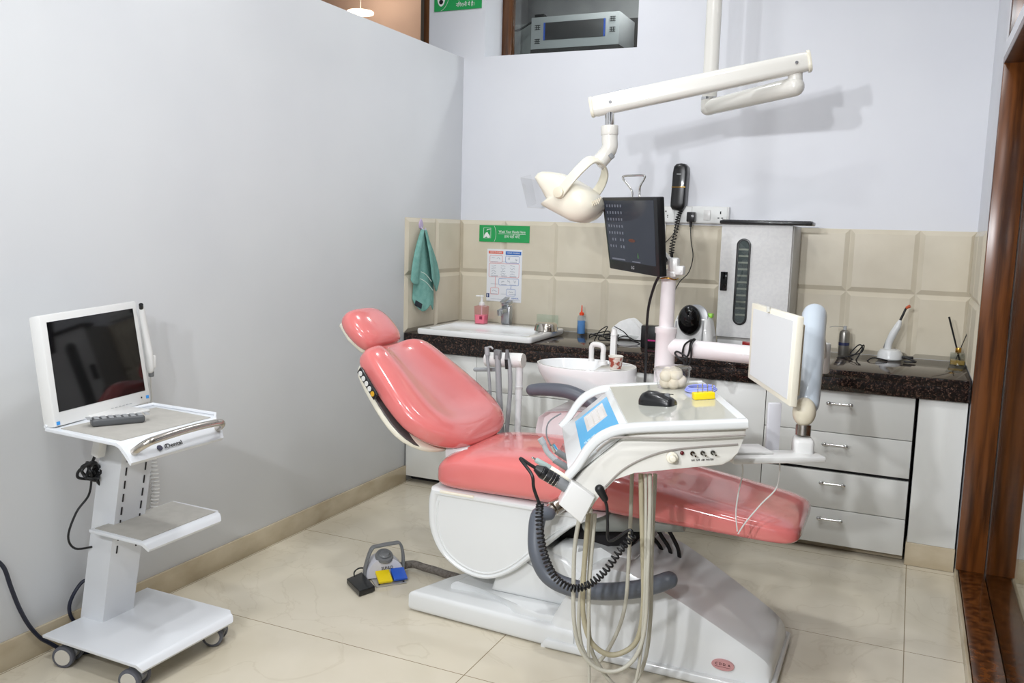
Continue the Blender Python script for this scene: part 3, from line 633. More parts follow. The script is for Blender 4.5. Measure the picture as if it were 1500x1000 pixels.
# refine the coil so that every turn has enough points
fine = []
for i in range(tot*10):
    f = i/(tot*10)*(n_-1.001); j = int(f); p = P[j].lerp(P[j+1], f-j); t_ = (P[min(j+2, n_-1)]-P[max(j-1, 0)]).normalized(); a_ = t_.cross(EY).normalized(); b2 = t_.cross(a_)
    ph = 2*PI*i/10; fine.append(p+(a_*math.cos(ph)+b2*math.sin(ph))*.0085)
MB().tube(fine, .0028, 6, smooth=False).build('coiled_lead', rubber_m, tr)
l1 = pv(-.055, (791, 740), (782, 715), (779, 695))
MB().tube(l1+[e1+hd*.045+EZ*.0-EX*.0, e1+hd*.02, e1-hd*.01], .0045, 8).build('lead', rubber_m, tr)
MB().tube(pv(-.055, (928, 783), (936, 792))+pv(-.02, (940, 780))+pv(-.02, (896, 790), (890, 760), (889, 738))[0:0]+pv(-.02, (936, 770)), .004, 8).build('lead_end', rubber_m, tr) if False else None
MB().tube(pv(-.055, (926, 785), (922, 776))+pv(-.03, (893, 792), (890, 765), (889, 742), (884, 728)), .004, 8).capsule(pv(-.03, (878, 716), (886, 730)), [.012, .009], 12).build('lead', rubber_m, tr)
# thin white wires from the tray to the foot rest
MB().tube(pv(.25, (1083, 660), (1088, 690), (1082, 720), (1078, 750), (1080, 778)), .0022, 6).build('wire', pl_white, tr)
MB().tube(pv(.25, (1141, 660), (1142, 690), (1137, 715), (1115, 738), (1092, 765), (1081, 782)), .0022, 6).build('wire', pl_white, tr)

# things lying on the tray
def TM(x, y, rz=0): return frame(L(x, y, .0035), EX*math.cos(rz)+EY*math.sin(rz), -EX*math.sin(rz)+EY*math.cos(rz))
def local(mb, M): mb.v = [tuple(M @ V(v)) for v in mb.v]; return mb
Mm = TM(.105, .235, -.62); ms = thing('computer_mouse', 'black computer mouse lying on the grey tray top', 'mouse', L(.105, .235, .003))
mo = []
for x, w, h in ((-.054, .012, .012), (-.051, .02, .022), (-.044, .027, .031), (-.028, .031, .038), (-.005, .030, .037), (.02, .028, .030), (.04, .027, .022), (.05, .023, .016), (.053, .016, .011)):
    mo.append([V((x, w*math.cos(PI*i/14), h*math.sin(PI*i/14)**.7 if 0 < i < 14 else 0)) for i in range(15)])
local(MB().rings(mo), Mm).build('mouse_body', black_m, ms, ang=50)
local(MB().cyl((.032, -.003, .026), (.032, .003, .026), .008, seg=16), Mm).build('scroll_wheel', mgrey_m, ms)
local(MB().box((.022, 0, .0315), (.058, .001, .002), None), Mm).build('button_seam', blackg_m, ms)
ct_ = thing('cotton_pot', 'round clear pot of cotton balls at the back of the tray', 'container', L(.19, .50, .003)); Mc = TM(.19, .50)
local(MB().lathe((0, 0, 0), [(.0, 0), (.046, 0), (.049, .003), (.056, .054), (.059, .056), (.060, .060), (.057, .060), (.054, .056), (.047, .005), (0, .004)], seg=40), Mc).build('pot', film_m, ct_)
fluff = vary(mat('cotton wool', (233, 224, 205), .9), (222, 210, 188), 30, 3, bump=.6, bscale=60)
random.seed(3)
for i in range(13):
    a = i*2.4; r = .027*math.sqrt((i % 7)/6) if i < 7 else .025*math.sqrt((i-7)/5); z = .018 if i < 7 else .041
    local(MB().ball((r*math.cos(a), r*math.sin(a), z+random.uniform(-.002, .004)), (.017, .0155, .0145), Euler((random.random()*3, random.random()*3, 0)).to_matrix(), 12, 8), Mc)
    tag(local(MB().ball((r*math.cos(a), r*math.sin(a), z+random.uniform(-.002, .004)), (.0215, .0205, .0195), Euler((random.random()*3, random.random()*3, 0)).to_matrix(), 14, 9), Mc).build('cotton_ball', fluff), 'off-white cotton ball heaped in the clear pot on the tray', 'cotton ball', 'cotton balls in the pot')
ctl = MB(); local(ctl.lathe((0, 0, .0), [(.0, .0655), (.05, .0655), (.056, .064), (.0585, .0615), (.0585, .0605), (0, .0640)], seg=40), Mc); ctl.build('lid', film_m, ct_)
Mr = TM(.262, .415); tb = MB()
for k in range(3): tb.tube([Mr @ V(((.047-.003*k)*math.cos(a), (.047-.003*k)*math.sin(a), .004+.004*k)) for a in [2*PI*i/24 for i in range(25)]], .0026, 8, 2)
tag(tb.build('rubber_ring', mat('lilac blue rubber', (150, 160, 232), .35)), 'lilac blue rubber ring lying between the cotton pot and the yellow block', 'ring')
Mb = TM(.245, .285, .1); bb_ = thing('bur_block', 'yellow bur block studded with metal burs near the tray corner', 'bur block', L(.245, .285, .003))
local(MB().box((0, 0, .010), (.062, .030, .020), None, .003), Mb).build('block', yellow_m, bb_)
for i in range(8):
    x, y = -.018+.0145*(i % 4)+.004*(i//4), -.006+.012*(i//4)
    local(MB().cyl((x, y, .018), (x, y, .032+.003*(i % 3)), .0011, seg=8).cyl((x, y, .031+.003*(i % 3)), (x, y, .038+.003*(i % 3)), .0014, .0022, 8), Mb).build('bur', steel_m, bb_)

# x-ray film viewer on its post
xv = thing('film_viewer', 'cream framed x-ray film viewer panel standing beyond the tray', 'x-ray viewer', at(1131, 530, 2.6))
Q = [at(1095, 553, 2.75), at(1157, 596, 2.44), at(1168, 463, 2.44), at(1101, 443, 2.75)]
Q = flat(Q, 1095, 553)
nv = (Q[1]-Q[0]).cross(Q[3]-Q[0]).normalized()
cv = sum(Q, V())/4
MB().slab(Q, .022, .004).build('frame', pl_cream, xv)
Qi = [cv+(p-cv)*.87+nv*.0015 for p in Q]
MB().slab(Qi, .004).build('light_panel', mat('milk white acrylic', (216, 217, 218), .35), xv)
Qb = [cv+(p-cv)*.8-nv*.0225 for p in Q]; MB().slab(Qb, .02, .004).build('housing', pl_cream2, xv)
tm_ = Q[3].lerp(Q[2], .43); MB().cyl(tm_+nv*.004-Z_*.012, tm_+nv*.004+Z_*.004, .006, .006, 12).build('film_clip', mat('clear clip', (205, 205, 200), .2), xv)
# paper cup on the spittoon deck
cp = ay(902, 529, -1.27); cp.z = .827; cup = thing('paper_cup', 'small red brown and white printed paper cup on the spittoon basin edge', 'cup', cp)
MB().lathe(cp, [(.0, .001), (.0205, .001), (.022, .004), (.0285, .052), (.0275, .052), (.021, .004), (0, .004)], seg=32).build('cup_body', mat('cup white', (226, 220, 208), .5), cup)
MB().lathe(cp, [(.0225, .0055), (.0226, .006), (.0284, .048), (.0284, .0485)], seg=32).build('printed_band', None or vary(mat('cup print', (150, 70, 54), .5), (206, 196, 186), 40, 2, .47, .53), cup)
cw = MB(); cw.lathe(cp+Z_*.0525, [(.0278, 0), (.0300, .0015), (.0278, .003), (.0268, .0015)], seg=32); cw.build('rolled_rim', mat('cup rim', (236, 232, 222), .45), cup)
Mcup = frame(cp+V((.006, -.0268, .028)), (1, .2, 0), (0, .09, 1)); text('COFFEE', .012, Mcup @ Euler((0, 0, PI/2)).to_matrix().to_4x4(), mat('cup ink', (236, 228, 214), .5), 'lettering', cup, width=.036)
# suction hose holder
so = thing('suction_holder', 'white suction tube holder on a slim post with three grey hoses beside the basin', 'suction holder', (.965, -1.25, 0))
sL, sR = ay(712, 526, -1.25), ay(765, 528, -1.25)
MB().cyl(sL, sR, .031, .031, 28, .006).build('holder', pl_cream2 if False else pl_white, so)
MB().cyl(sR, sR+(sR-sL).normalized()*.006, .031, .029, 28).build('end_cap', pl_ivory, so)
MB().cyl((sR.x-.012, -1.25, sR.z-.025), (sR.x-.012, -1.25, .66), .0155, .0155, 20).cyl((sR.x-.012, -1.25, .705), (sR.x-.012, -1.25, .34), .013, .0155, 20).cyl((sR.x-.012, -1.25, .715), (sR.x-.012, -1.25, .70), .019, .015, 20).build('post', white_m, so)
MB().bb((sR.x-.04, -1.28, .33), (1.1, -1.22, .38), .01).build('foot_arm', white_m, so)
MB().tube([ay(696, 541, -1.235), ay(730, 541, -1.235)], .0085, 12, smooth=False).ball(ay(696, 541, -1.235), .0085, seg=12, rn=8).build('rail', hoseg_m, so)
def sy(pts, y=-1.285): return [ay(a, b, y) for a, b in pts]
h_ = MB().tube(sy([(714, 512), (714, 525), (716, 545), (718, 575), (720, 610), (728, 640)]), .0065, 10).tube(sy([(728, 640), (733, 665)], -1.29), .006, 10, smooth=False).build('thin_hose', hoseg_m, so)
MB().cyl(ay(714, 520, -1.285), ay(713, 508, -1.285), .011, .0095, 14).tube(sy([(714, 509), (719, 508), (722, 511)]), .004, 8).build('nozzle', lgrey_m, h_)
h_ = MB().tube(sy([(729, 520), (730, 545), (731, 575), (733, 610), (735, 650)]), .013, 12).build('thick_hose', hoseg_m, so)
MB().box(ay(729, 519, -1.285), (.03, .022, .04), None, .004).build('nozzle', mgrey_m, h_)
h_ = MB().tube(sy([(744, 525), (747, 545), (747, 575), (744, 610), (741, 650)]), .0095, 12).build('medium_hose', hoseg_m, so)
MB().cyl(ay(744, 540, -1.285), ay(743, 526, -1.285), .0115, .0115, 14).build('black_grip', rubber_m, h_)
MB().cyl(ay(743, 526, -1.285), ay(743, 512, -1.285), .011, .007, 12).build('nozzle', mgrey_m, h_)

tag(MB().tube([ay(1014, 497, -1.255), ay(1003, 505, -1.25), ay(1000, 520, -1.25), ay(1005, 538, -1.25), ay(1012, 525, -1.25), ay(1013, 505, -1.25), ay(1018, 497, -1.24), ay(1012, 500, -1.25), ay(1008, 520, -1.252), ay(998, 526, -1.252), ay(989, 518, -1.25), ay(993, 515, -1.25), ay(1006, 524, -1.254), ay(1004, 536, -1.25)], .0038, 8).build('cord_loop', rubber_m), 'black cord looped over the white swing arm below the domed device', 'cord')
# ------------------------------------------------------------------ monitor on the column
mon = thing('monitor', 'black flat monitor facing the pink chair, on the white column', 'monitor', (CX, CY, 1.21))
q0 = [at(893, 393, 3.62), at(966, 406, 3.27), at(962, 288, 3.24), at(881, 289, 3.59)]
q0 = flat(q0, 893, 393)
nm_ = (q0[1]-q0[0]).cross(q0[3]-q0[0]).normalized()
MB().slab(q0, .035, .005).build('monitor_case', black_m, mon)
def qi(l, r, b, t, h):                                   # sub-rectangle of the monitor front in 0..1
    f = lambda u, v: (q0[0].lerp(q0[1], u)).lerp(q0[3].lerp(q0[2], u), v)+nm_*h
    return [f(l, b), f(r, b), f(r, t), f(l, t)]
lit = bpy.data.materials.new('lit desktop screen'); lit.use_nodes = True
b = lit.node_tree.nodes['Principled BSDF']; b.inputs['Base Color'].default_value = (.01, .011, .014, 1); b.inputs['Roughness'].default_value = .12
tc = nd(lit, 'ShaderNodeTexCoord'); gr = nd(lit, 'ShaderNodeTexNoise'); gr.inputs['Scale'].default_value = 6; lk(lit, tc.outputs['Object'], gr.inputs['Vector'])
cr = nd(lit, 'ShaderNodeValToRGB'); cr.color_ramp.elements[0].color = srgb(46, 53, 68); cr.color_ramp.elements[1].color = srgb(66, 72, 84); lk(lit, gr.outputs['Fac'], cr.inputs['Fac']); lk(lit, cr.outputs['Color'], b.inputs['Emission Color']); b.inputs['Emission Strength'].default_value = .55
scr = MB().slab(qi(.045, .945, .13, .955, .0008), .002).build('screen', lit, mon, smooth=False)
icon = mat('desktop icon', (70, 76, 88), .3, emit=(150, 150, 158), es=.35)
random.seed(5)
for r in range(7):
    for k in range(6):
        if random.random() < .95:
            u = .085+.052*k; v = .90-.092*r; MB().slab(qi(u, u+.022, v-.035, v, .0014), .0005).build('icon', icon, scr, smooth=False)
for a, m_ in (((.09, .36, .145, .165), icon), ((.50, .66, .14, .155), icon)): MB().slab(qi(*a, .0014), .0005).build('task_bar', m_, scr, smooth=False)
glow = mat('orange wallpaper glow', (60, 34, 26), .3, emit=(124, 72, 56), es=.38)
cgl = sum(qi(.46, .58, .40, .45, .0012), V())/4; ua = (q0[1]-q0[0]).normalized(); va = (q0[3]-q0[0]).normalized()
MB().rings([[cgl+ua*.024*math.cos(2*PI*i/24)*k+va*.007*math.sin(2*PI*i/24)*k+nm_*z for i in range(24)] for z, k in ((0, 1), (.0003, .9))]).build('wallpaper_glow', glow, scr)
leaf = mat('green wallpaper mark', (50, 80, 50), .3, emit=(88, 120, 88), es=.35)
for du in (-.012, .012): MB().slab([*(p for p in [sum(qi(.62+du-.006, .62+du+.006, .20, .20, .0014)[:1], V()), sum(qi(.62+du-.006, .62+du+.006, .2, .2, .0014)[1:2], V()), sum(qi(.62, .625, .2, .27, .0014)[2:3], V()), sum(qi(.615, .62, .2, .27, .0014)[3:4], V())])], .0004).build('wallpaper_mark', leaf, scr, smooth=False)
text('LG', .018, frame(sum(qi(.47, .53, .04, .09, .0012), V())/4, ua, va), mat('silver print', (170, 170, 174), .3), 'lettering', mon)
cm = sum(q0, V())/4
MB().box(cm-nm_*.05, (.10, .05, .10), M4((ua, nm_, va)).transposed(), .006).cyl(cm-nm_*.06, V((CX, CY, 1.255)), .016, .016, 14).build('rear_mount', pl_white, mon)
wt = qi(.40, .62, 1, 1, -.015)
w0, w1_ = (at(925, 287, 3.42), at(937, 287, 3.40)); 
MB().tube([at(926, 288, 3.45), at(926, 280, 3.45), at(920, 271, 3.46), at(913, 262, 3.47), at(914, 258, 3.47), at(928, 257, 3.43), at(943, 257, 3.40), at(944, 261, 3.40), at(938, 272, 3.41), at(937, 280, 3.42), at(937, 288, 3.42)], .0042, 10, 5).build('wire_handle', chrome_m, mon)
MB().tube([at(965, 405, 3.33), at(958, 420, 3.36), at(950, 450, 3.40), at(947, 490, 3.44), at(946, 530, 3.46), at(944, 570, 3.46)], .0055, 8).tube([at(968, 385, 3.32), at(976, 382, 3.34), at(974, 376, 3.34), at(970, 372, 3.33)], .005, 8).build('cable', rubber_m, mon)
tw = [V((CX+.036*math.cos(a), CY+.036*math.sin(a), 1.192+.003*math.sin(3*a))) for a in [PI*i/8+PI for i in range(9)]]
MB().tube(tw, .0028, 8).build('tie_wire', gold_m, mon)

# ------------------------------------------------------------------ operating light on its ceiling pole
ol = thing('operating_light', 'white dental operating light on jointed arms hung from a ceiling pole', 'operating light', (1.57, -.7, 3.1))
PX, PY = 1.558, -.7
MB().cyl((PX, PY, 3.1), (PX, PY, 1.93), .032, .032, 28).cyl((PX, PY, 3.1), (PX, PY, 3.06), .08, .05, 28).build('ceiling_pole', pl_ivory, ol)
MB().cyl((PX, PY, 1.935), (PX, PY, 1.945), .035, .035, 28).build('collar_ring', chrome_m, ol)
e0 = V((PX, PY, 1.908)); e1_ = ay(1164, 127, -.95)
MB().cyl((PX, PY, 1.936), (PX, PY, 1.895), .034, .034, 28).capsule([e0-V((0, 0, .004)), e1_], [.033, .037], 28).cyl(e1_, e1_+Z_*.062, .030, .026, 24).ball(e0-Z_*.012, (.034, .034, .026)).build('lower_arm', pl_ivory, ol)
u0, u1 = ay(1184, 90, -.955), ay(868, 157, -1.13)
ud = (u1-u0).normalized(); MB().cyl(e1_+Z_*.06, e1_+Z_*.11, .0185, .0185, 20).cyl(e1_+Z_*.065, e1_+Z_*.072, .026, .026, 20).build('elbow_pin', chrome_m, ol)
uw = ud.cross(Z_).normalized(); uh = uw.cross(ud).normalized()
if uh.z < 0: uh = -uh; uw = -uw
def sec(p, hw, hh): return [p+uw*a*hw/.5+uh*b*hh/.5 for a, b in rrect(1, 1, .32, 6)]
ua_ = MB().rings([sec(u0, .026, .033), sec(u0.lerp(u1, .02), .03, .036), sec(u0.lerp(u1, .5), .032, .039), sec(u0.lerp(u1, .98), .033, .040), sec(u1, .031, .037)]).build('spring_arm', pl_ivory, ol, ang=30)
for p, s in ((u0, -1), (u1, 1)): MB().rings([sec(p+ud*s*t, .033*k, .0405*k) for t, k in ((-.004, .95), (-.002, 1), (.006, 1), (.009, .94))]).build('end_cap', pl_cream, ua_)
for px, py in ((1166, 86), (896, 154)):
    c = ay(px, py, -1.0)
for t in (.055, .91):
    c = u0.lerp(u1, t); MB().cyl(c-uw*(.034 if uw.y > 0 else -.034), c-uw*(.036 if uw.y > 0 else -.036), .006, .006, 12).build('screw', chrome_m, ua_)
nk0, nk1 = ay(893, 160, -1.12), ay(893, 186, -1.12)
MB().cyl(nk0, nk1, .0185, .0185, 20).build('neck_pin', chrome_m, ol)
hz = [ay(893, 205, -1.12), ay(893, 216, -1.12), ay(886, 228, -1.12), ay(874, 241, -1.13)]
ne = MB(); ne.cyl(ay(893, 184, -1.12), ay(893, 198, -1.12), .035, .035, 28, .003).tube([ay(893, 196, -1.12)]+hz, .032, 24, 6); nek = ne.build('neck', pl_ivory, ol)
MB().box(ay(893, 227, -1.12)+V((.012, -.012, -.006)), (.022, .022, .018), Euler((0, .8, .3)).to_matrix(), .002).build('rating_plate', mgrey_m, nek)
LY = -1.15
def lp2(px, py): p = ay(px, py, LY); return (p.x, p.z)
hp_ = [lp2(*q) for q in ((790, 259), (794, 254), (801, 251.5), (810, 252), (822, 253.5), (834, 258.5), (846, 265), (858, 272), (869, 280), (877, 289), (881, 298), (881, 306), (876, 315), (868, 322), (856, 327), (843, 325), (830, 318), (815, 310), (801, 302.5), (800, 300), (809, 293), (806, 288), (800, 277))]
lampH = MB().pillow(hp_, (0, LY, 0), X_, Z_, Y_, [(-.108, .35), (-.104, .6), (-.094, .80), (-.078, .91), (-.05, .98), (0, 1), (.05, .98), (.078, .91), (.094, .80), (.104, .6), (.108, .35)]).build('lamp_head', pl_cream, ol, ang=55)
pv_ = ay(821.5, 282, LY-.098)
yo = MB()
def strap(pts, y_off, w, t_, n=6):
    P, _q = spline([V(p) for p in pts], [1]*len(pts), n); R_ = []
    for i, p in enumerate(P):
        d_ = (P[min(i+1, len(P)-1)]-P[max(i-1, 0)]).normalized(); s1 = y_off-d_*y_off.dot(d_); s1.normalize(); s2 = d_.cross(s1)
        R_.append([p+s1*a*w+s2*b*t_ for a, b in rrect(1, 1, .3, 4)])
    yo.rings(R_)
apx = ay(868, 238, -1.14)
strap([ay(820, 284, LY-.112), ay(833, 266, LY-.118), ay(850, 247, LY-.10), ay(866, 234, LY-.05), ay(880, 238, LY+.01), ay(886, 252, LY+.07), ay(881, 270, LY+.11), ay(870, 286, LY+.112)], V((.75, -.25, -.6)), .042, .012)
yk = yo.build('yoke', pl_cream, ol, ang=50)
MB().cyl(pv_-Y_*.035, pv_-Y_*.012, .021, .025, 28, .002).build('pivot_cap', pl_cream2, ol)
fins = MB()
for i in range(5):
    c = ay(866+3*i, 299-1.5*i, LY-.075-.004*i*0); fins.cyl(c+V((-.004, 0, -.014)), c+V((.006, 0, .012)), .0022, seg=8)
fins.build('vents', pl_cream2, lampH)
# clear shield in front of the lamp
vf = (ay(799, 301, LY)-ay(790.5, 258, LY)); vo = ay(790.5, 258, LY); vd = (ay(776, 262, LY)-vo)
sv = MB()
sv.slab([vo+vd-Y_*.09, vo+vd+vf*1.0-vd*.1-Y_*.09, vo+vd+vf*1.0-vd*.1+Y_*.09, vo+vd+Y_*.09], .004, .001)
sv.slab([vo-Y_*.092, vo+vf*.96-Y_*.092, vo+vd+vf-vd*.1-Y_*.092, vo+vd-Y_*.092], .002)
sv.slab([vo+Y_*.09, vo+vf*.96+Y_*.09, vo+vd+vf-vd*.1+Y_*.09, vo+vd+Y_*.09], .002)
sv.build('clear_shield', film_m, lampH, smooth=False)

# ------------------------------------------------------------------ wall fittings
def wsign(nm, label, x0, z0, x1, z1, m_, y=-.014):
    return MB().bb((x0, y, z0), (x1, y+.004, z1)).build(nm, m_, None, smooth=False)
WMx = lambda x, y, z: frame((x, y, z), (1, 0, 0), (0, 0, 1))
g = thing('hand_wash_sign', 'green sign with white hand washing symbol and two lines of lettering', 'sign', (.29, -.014, 1.334))
MB().bb((.130, -.016, 1.289), (.443, -.0105, 1.383)).build('board', green_m, g, smooth=False)
text('Wash Your Hands Here', .020, WMx(.336, -.0165, 1.348), signw_m, 'lettering', g, width=.165)
text('हाथ यहाँ धोएँ', .021, WMx(.336, -.0165, 1.321), signw_m, 'lettering', g, width=.095)
MB().bb((.252, -.0168, 1.335), (.42, -.016, 1.337)).build('rule', signw_m, g)
arc = [(.178+.058*math.cos(a), -.0165, 1.334+.075*math.sin(a)) for a in [(-.66+1.32*i/16) for i in range(17)]]
MB().tube(arc, .0009, 6, 2).build('arc', signw_m, g)
sy_ = MB(); fr = [(.158, 1.31), (.203, 1.31), (.203, 1.367), (.158, 1.367)]
sy_.tube([(a, -.0165, b_) for a, b_ in fr+fr[:1]], .0012, 6, smooth=False)
sy_.tube([(.2, -.0166, 1.361), (.184, -.0166, 1.359), (.178, -.0166, 1.353)], .0022, 6)
sy_.prism([(.158, 1.31), (.163, 1.328), (.172, 1.340), (.182, 1.344), (.186, 1.336), (.196, 1.325), (.199, 1.314), (.186, 1.311), (.176, 1.318)], (0, -.0168, 0), X_, Z_, Y_, .001)
sy_.build('symbol', signw_m, g, smooth=False)
g = thing('surveillance_sign', 'green sign with white camera symbol high above the partition', 'sign', (-.045, -.005, 2.67))
MB().bb((-.195, -.007, 2.582), (.106, -.001, 2.80)).build('board', green_m, g, smooth=False)
text('आप कैमरे की', .03, WMx(.0, -.0085, 2.642), signw_m, 'lettering', g, width=.10)
text('निगरानी में हैं।', .03, WMx(.005, -.0085, 2.607), signw_m, 'lettering', g, width=.115)
MB().bb((-.08, -.0085, 2.665), (.08, -.007, 2.668)).build('rule', signw_m, g)
MB().rings([[V((-.15+.026*math.cos(2*PI*i/28)*k, -.007-h, 2.66+.052*math.sin(2*PI*i/28)*k)) for i in range(28)] for h, k in ((0, 1), (.001, 1), (.0011, .97))]).build('symbol', signw_m, g)
MB().cyl((-.15, -.0078, 2.632), (-.15, -.0092, 2.632), .013, .013, 20).build('lens_dot', ink_m, g)
MB().tube([(-.17+.07*math.cos(a), -.008, 2.67+.09*math.sin(a)) for a in [(-1.3+2.2*i/16) for i in range(17)]], .001, 6, 2).build('arc', signw_m, g)
# hand hygiene poster
po = thing('hygiene_poster', 'white hand hygiene poster with red and blue headed flow chart', 'poster', (.29, -.012, 1.1))
pa, pb_, pc, pdz = .183, .402, .951, 1.249
MB().bb((pa, -.0135, pc), (pb_, -.0105, pdz)).build('sheet', paper_m, po, smooth=False)
pw, ph = pb_-pa, pdz-pc
def pbx(l, r, t, b_): return (pa+pw*l, pdz-ph*t, pa+pw*r, pdz-ph*b_)
def pfill(nm, m_, l, r, t, b_, dy=0):
    x0, z1, x1, z0 = pbx(l, r, t, b_); return MB().bb((x0, -.0142-dy, z0), (x1, -.0135, z1)).build(nm, m_, po, smooth=False)
def pframe(m_, l, r, t, b_):
    x0, z1, x1, z0 = pbx(l, r, t, b_); cx, cz = (x0+x1)/2, (z0+z1)/2
    pts = [(cx+a, -.0138, cz+c) for a, c in rrect(x1-x0, z1-z0, .006, 3)]
    MB().tube(pts+pts[:1], .0009, 6, smooth=False).build('panel_outline', m_, po)
pfill('red_heading', mat('heading red', (226, 112, 92), .5), .04, .46, .035, .09); pfill('blue_heading', pblue_m, .53, .97, .035, .10)
text('HOW TO CLEAN', .011, WMx(pa+pw*.25, -.0146, pdz-ph*.062), signw_m, 'lettering', po, width=pw*.32)
text('HAND HYGIENE', .011, WMx(pa+pw*.75, -.0146, pdz-ph*.066), signw_m, 'lettering', po, width=pw*.36)
for m_, l, r, t, b_ in ((red_m, .08, .44, .12, .25), (pblue_m, .53, .92, .125, .255), (red_m, .06, .92, .27, .53), (pblue_m, .35, .92, .555, .68), (red_m, .12, .36, .74, .865), (pblue_m, .58, .83, .75, .88)): pframe(m_, l, r, t, b_)
sk = mat('pencil grey', (150, 158, 172), .6); dk_ = MB()
random.seed(11)
for l, t, w, h in [(.13, .155, .1, .03), (.28, .15, .1, .04), (.6, .15, .06, .05), (.8, .15, .06, .06)]+[(.13+.27*(k % 3), .30+.05*(k//3), .13, .03) for k in range(12)]+[(.43+.17*k, .58, .08, .06) for k in range(3)]+[(.17, .785, .13, .03), (.64, .795, .13, .03)]:
    x0, z1, x1, z0 = pbx(l, l+w, t, t+h)
    dk_.tube([(lerp(x0, x1, i/5), -.0139, lerp(z0, z1, random.random())) for i in range(6)], .0009, 5, 3)
dk_.build('drawings', sk, po)
ln = MB()
for t in (.235, .5, .515, .665, .85): 
    for l, r in ((.12, .32), (.42, .58), (.66, .85)):
        x0, z1, x1, z0 = pbx(l, r, t, t+.006); ln.bb((x0, -.0139, z0), (x1, -.0136, z1))
ln.build('caption_lines', sk, po, smooth=False)
MB().tube([(pa+pw*.25, -.014, pdz-ph*.53), (pa+pw*.25, -.014, pdz-ph*.73)], .0009, 6).build('red_arrow', red_m, po)
MB().tube([(pa+pw*.71, -.014, pdz-ph*.68), (pa+pw*.70, -.014, pdz-ph*.745)], .0012, 6).build('blue_arrow', pblue_m, po)
pfill('blue_logo', mat('navy', (34, 58, 120), .5), .0, .085, .85, .93); pfill('logo_mark', signw_m, .03, .05, .86, .92, .0004)
text('DENTAL', .011, WMx(pa+pw*.83, -.0146, pdz-ph*.925), pblue_m, 'lettering', po, width=pw*.2)
x0, z1, x1, z0 = pbx(.12, .97, .953, .958); MB().bb((x0, -.0139, z0), (x1, -.0136, z1)).build('foot_rule', sk, po, smooth=False)
# socket board
sb = thing('socket_board', 'long white switch and socket board on the wall above the tiles', 'socket board', (1.36, 0, 1.46))
MB().bb((1.17, -.03, 1.419), (1.541, -.001, 1.506), .004).build('back_box', pl_white, sb)
for x0, x1 in ((1.176, 1.262), (1.266, 1.352), (1.356, 1.532)): MB().bb((x0, -.034, 1.424), (x1, -.03, 1.501), .0015).build('face_plate', signw_m, sb)
def sockets(x, z, k=1):
    h = MB()
    for dx, dz, r in ((0, .018*k, .0042*k), (-.0115*k, -.006*k, .0034*k), (.0115*k, -.006*k, .0034*k), (-.0115*k, -.016*k, .0028*k), (.0115*k, -.016*k, .0028*k)): h.cyl((x+dx, -.034, z+dz), (x+dx, -.0347, z+dz), r, r, 10)
    h.build('socket_holes', ink_m, sb)
sockets(1.218, 1.462, .9)
sh_ = MB(); sh_.bb((1.497, -.0348, 1.468), (1.503, -.034, 1.482)); sh_.bb((1.486, -.0348, 1.446), (1.495, -.034, 1.451)); sh_.bb((1.505, -.0348, 1.446), (1.514, -.034, 1.451)); sh_.build('socket_holes', ink_m, sb, smooth=False)
MB().bb((1.415, -.04, 1.437), (1.45, -.034, 1.488), .002).build('rocker_switch', pl_white, sb)
MB().bb((1.188, -.018, 1.12), (1.216, -.006, 1.42), .002).build('conduit', pl_white, sb)
# wall telephone handset
ph_ = thing('wall_telephone', 'black wall telephone handset with gold band and coiled cord', 'telephone', (1.285, -.04, 1.6))
tc_, bc_ = ay(999, 250, -.06), ay(993, 300, -.06)
tp_ = [(0, -.118), (.026, -.115), (.037, -.10), (.038, -.06), (.037, .0), (.038, .07), (.034, .105), (.022, .118), (0, .121), (-.022, .118), (-.034, .105), (-.038, .07), (-.037, 0), (-.038, -.06), (-.037, -.10), (-.026, -.115)]
MB().pillow(tp_, (1.287, -.05, 1.60), (1, 0, -.02), (.03, 0, 1), Y_, [(-.026, .80), (-.024, .9), (-.014, .985), (0, 1), (.02, 1), (.048, .97)]).build('handset', black_m, ph_, ang=50)
MB().bb((1.262, -.03, 1.497), (1.316, -.002, 1.70), .006).build('cradle', black_m, ph_)
MB().bb((1.2515, -.0775, 1.5975), (1.322, -.052, 1.6015), .001).build('gold_band', gold_m, ph_)
MB().bb((1.276, -.0768, 1.663), (1.298, -.0755, 1.667)).build('maker_mark', lgrey_m, ph_)
cpts = [V((1.30, -.045, 1.485)), V((1.285, -.05, 1.44)), V((1.28, -.05, 1.38)), V((1.265, -.05, 1.31)), V((1.262, -.05, 1.26))]
P, _q = spline(cpts, [1]*5, 20); fine = []
for i in range(17*12):
    f = i/(17*12)*(len(P)-1.01); j = int(f); p = P[j].lerp(P[j+1], f-j); a = 2*PI*i/12
    k = .011 if i < 130 else .013; fine.append(p+V((k*math.cos(a), .008*math.sin(a), 0)))
MB().tube(fine, .0024, 6, smooth=False).build('coiled_cord', rubber_m, ph_)
MB().tube([(1.262, -.05, 1.265), (1.266, -.05, 1.23), (1.264, -.05, 1.20)], .008, 10).ball((1.264, -.05, 1.197), .0125, seg=14, rn=10).tube([(1.295, -.05, 1.48), (1.275, -.047, 1.40), (1.262, -.045, 1.30), (1.262, -.05, 1.25)], .0022, 6).build('cord', rubber_m, ph_)
MB().tube([(1.30, -.04, 1.48), (1.285, -.03, 1.40), (1.25, -.02, 1.35), (1.215, -.015, 1.315)], .0018, 6).build('lead', rubber_m, ph_)
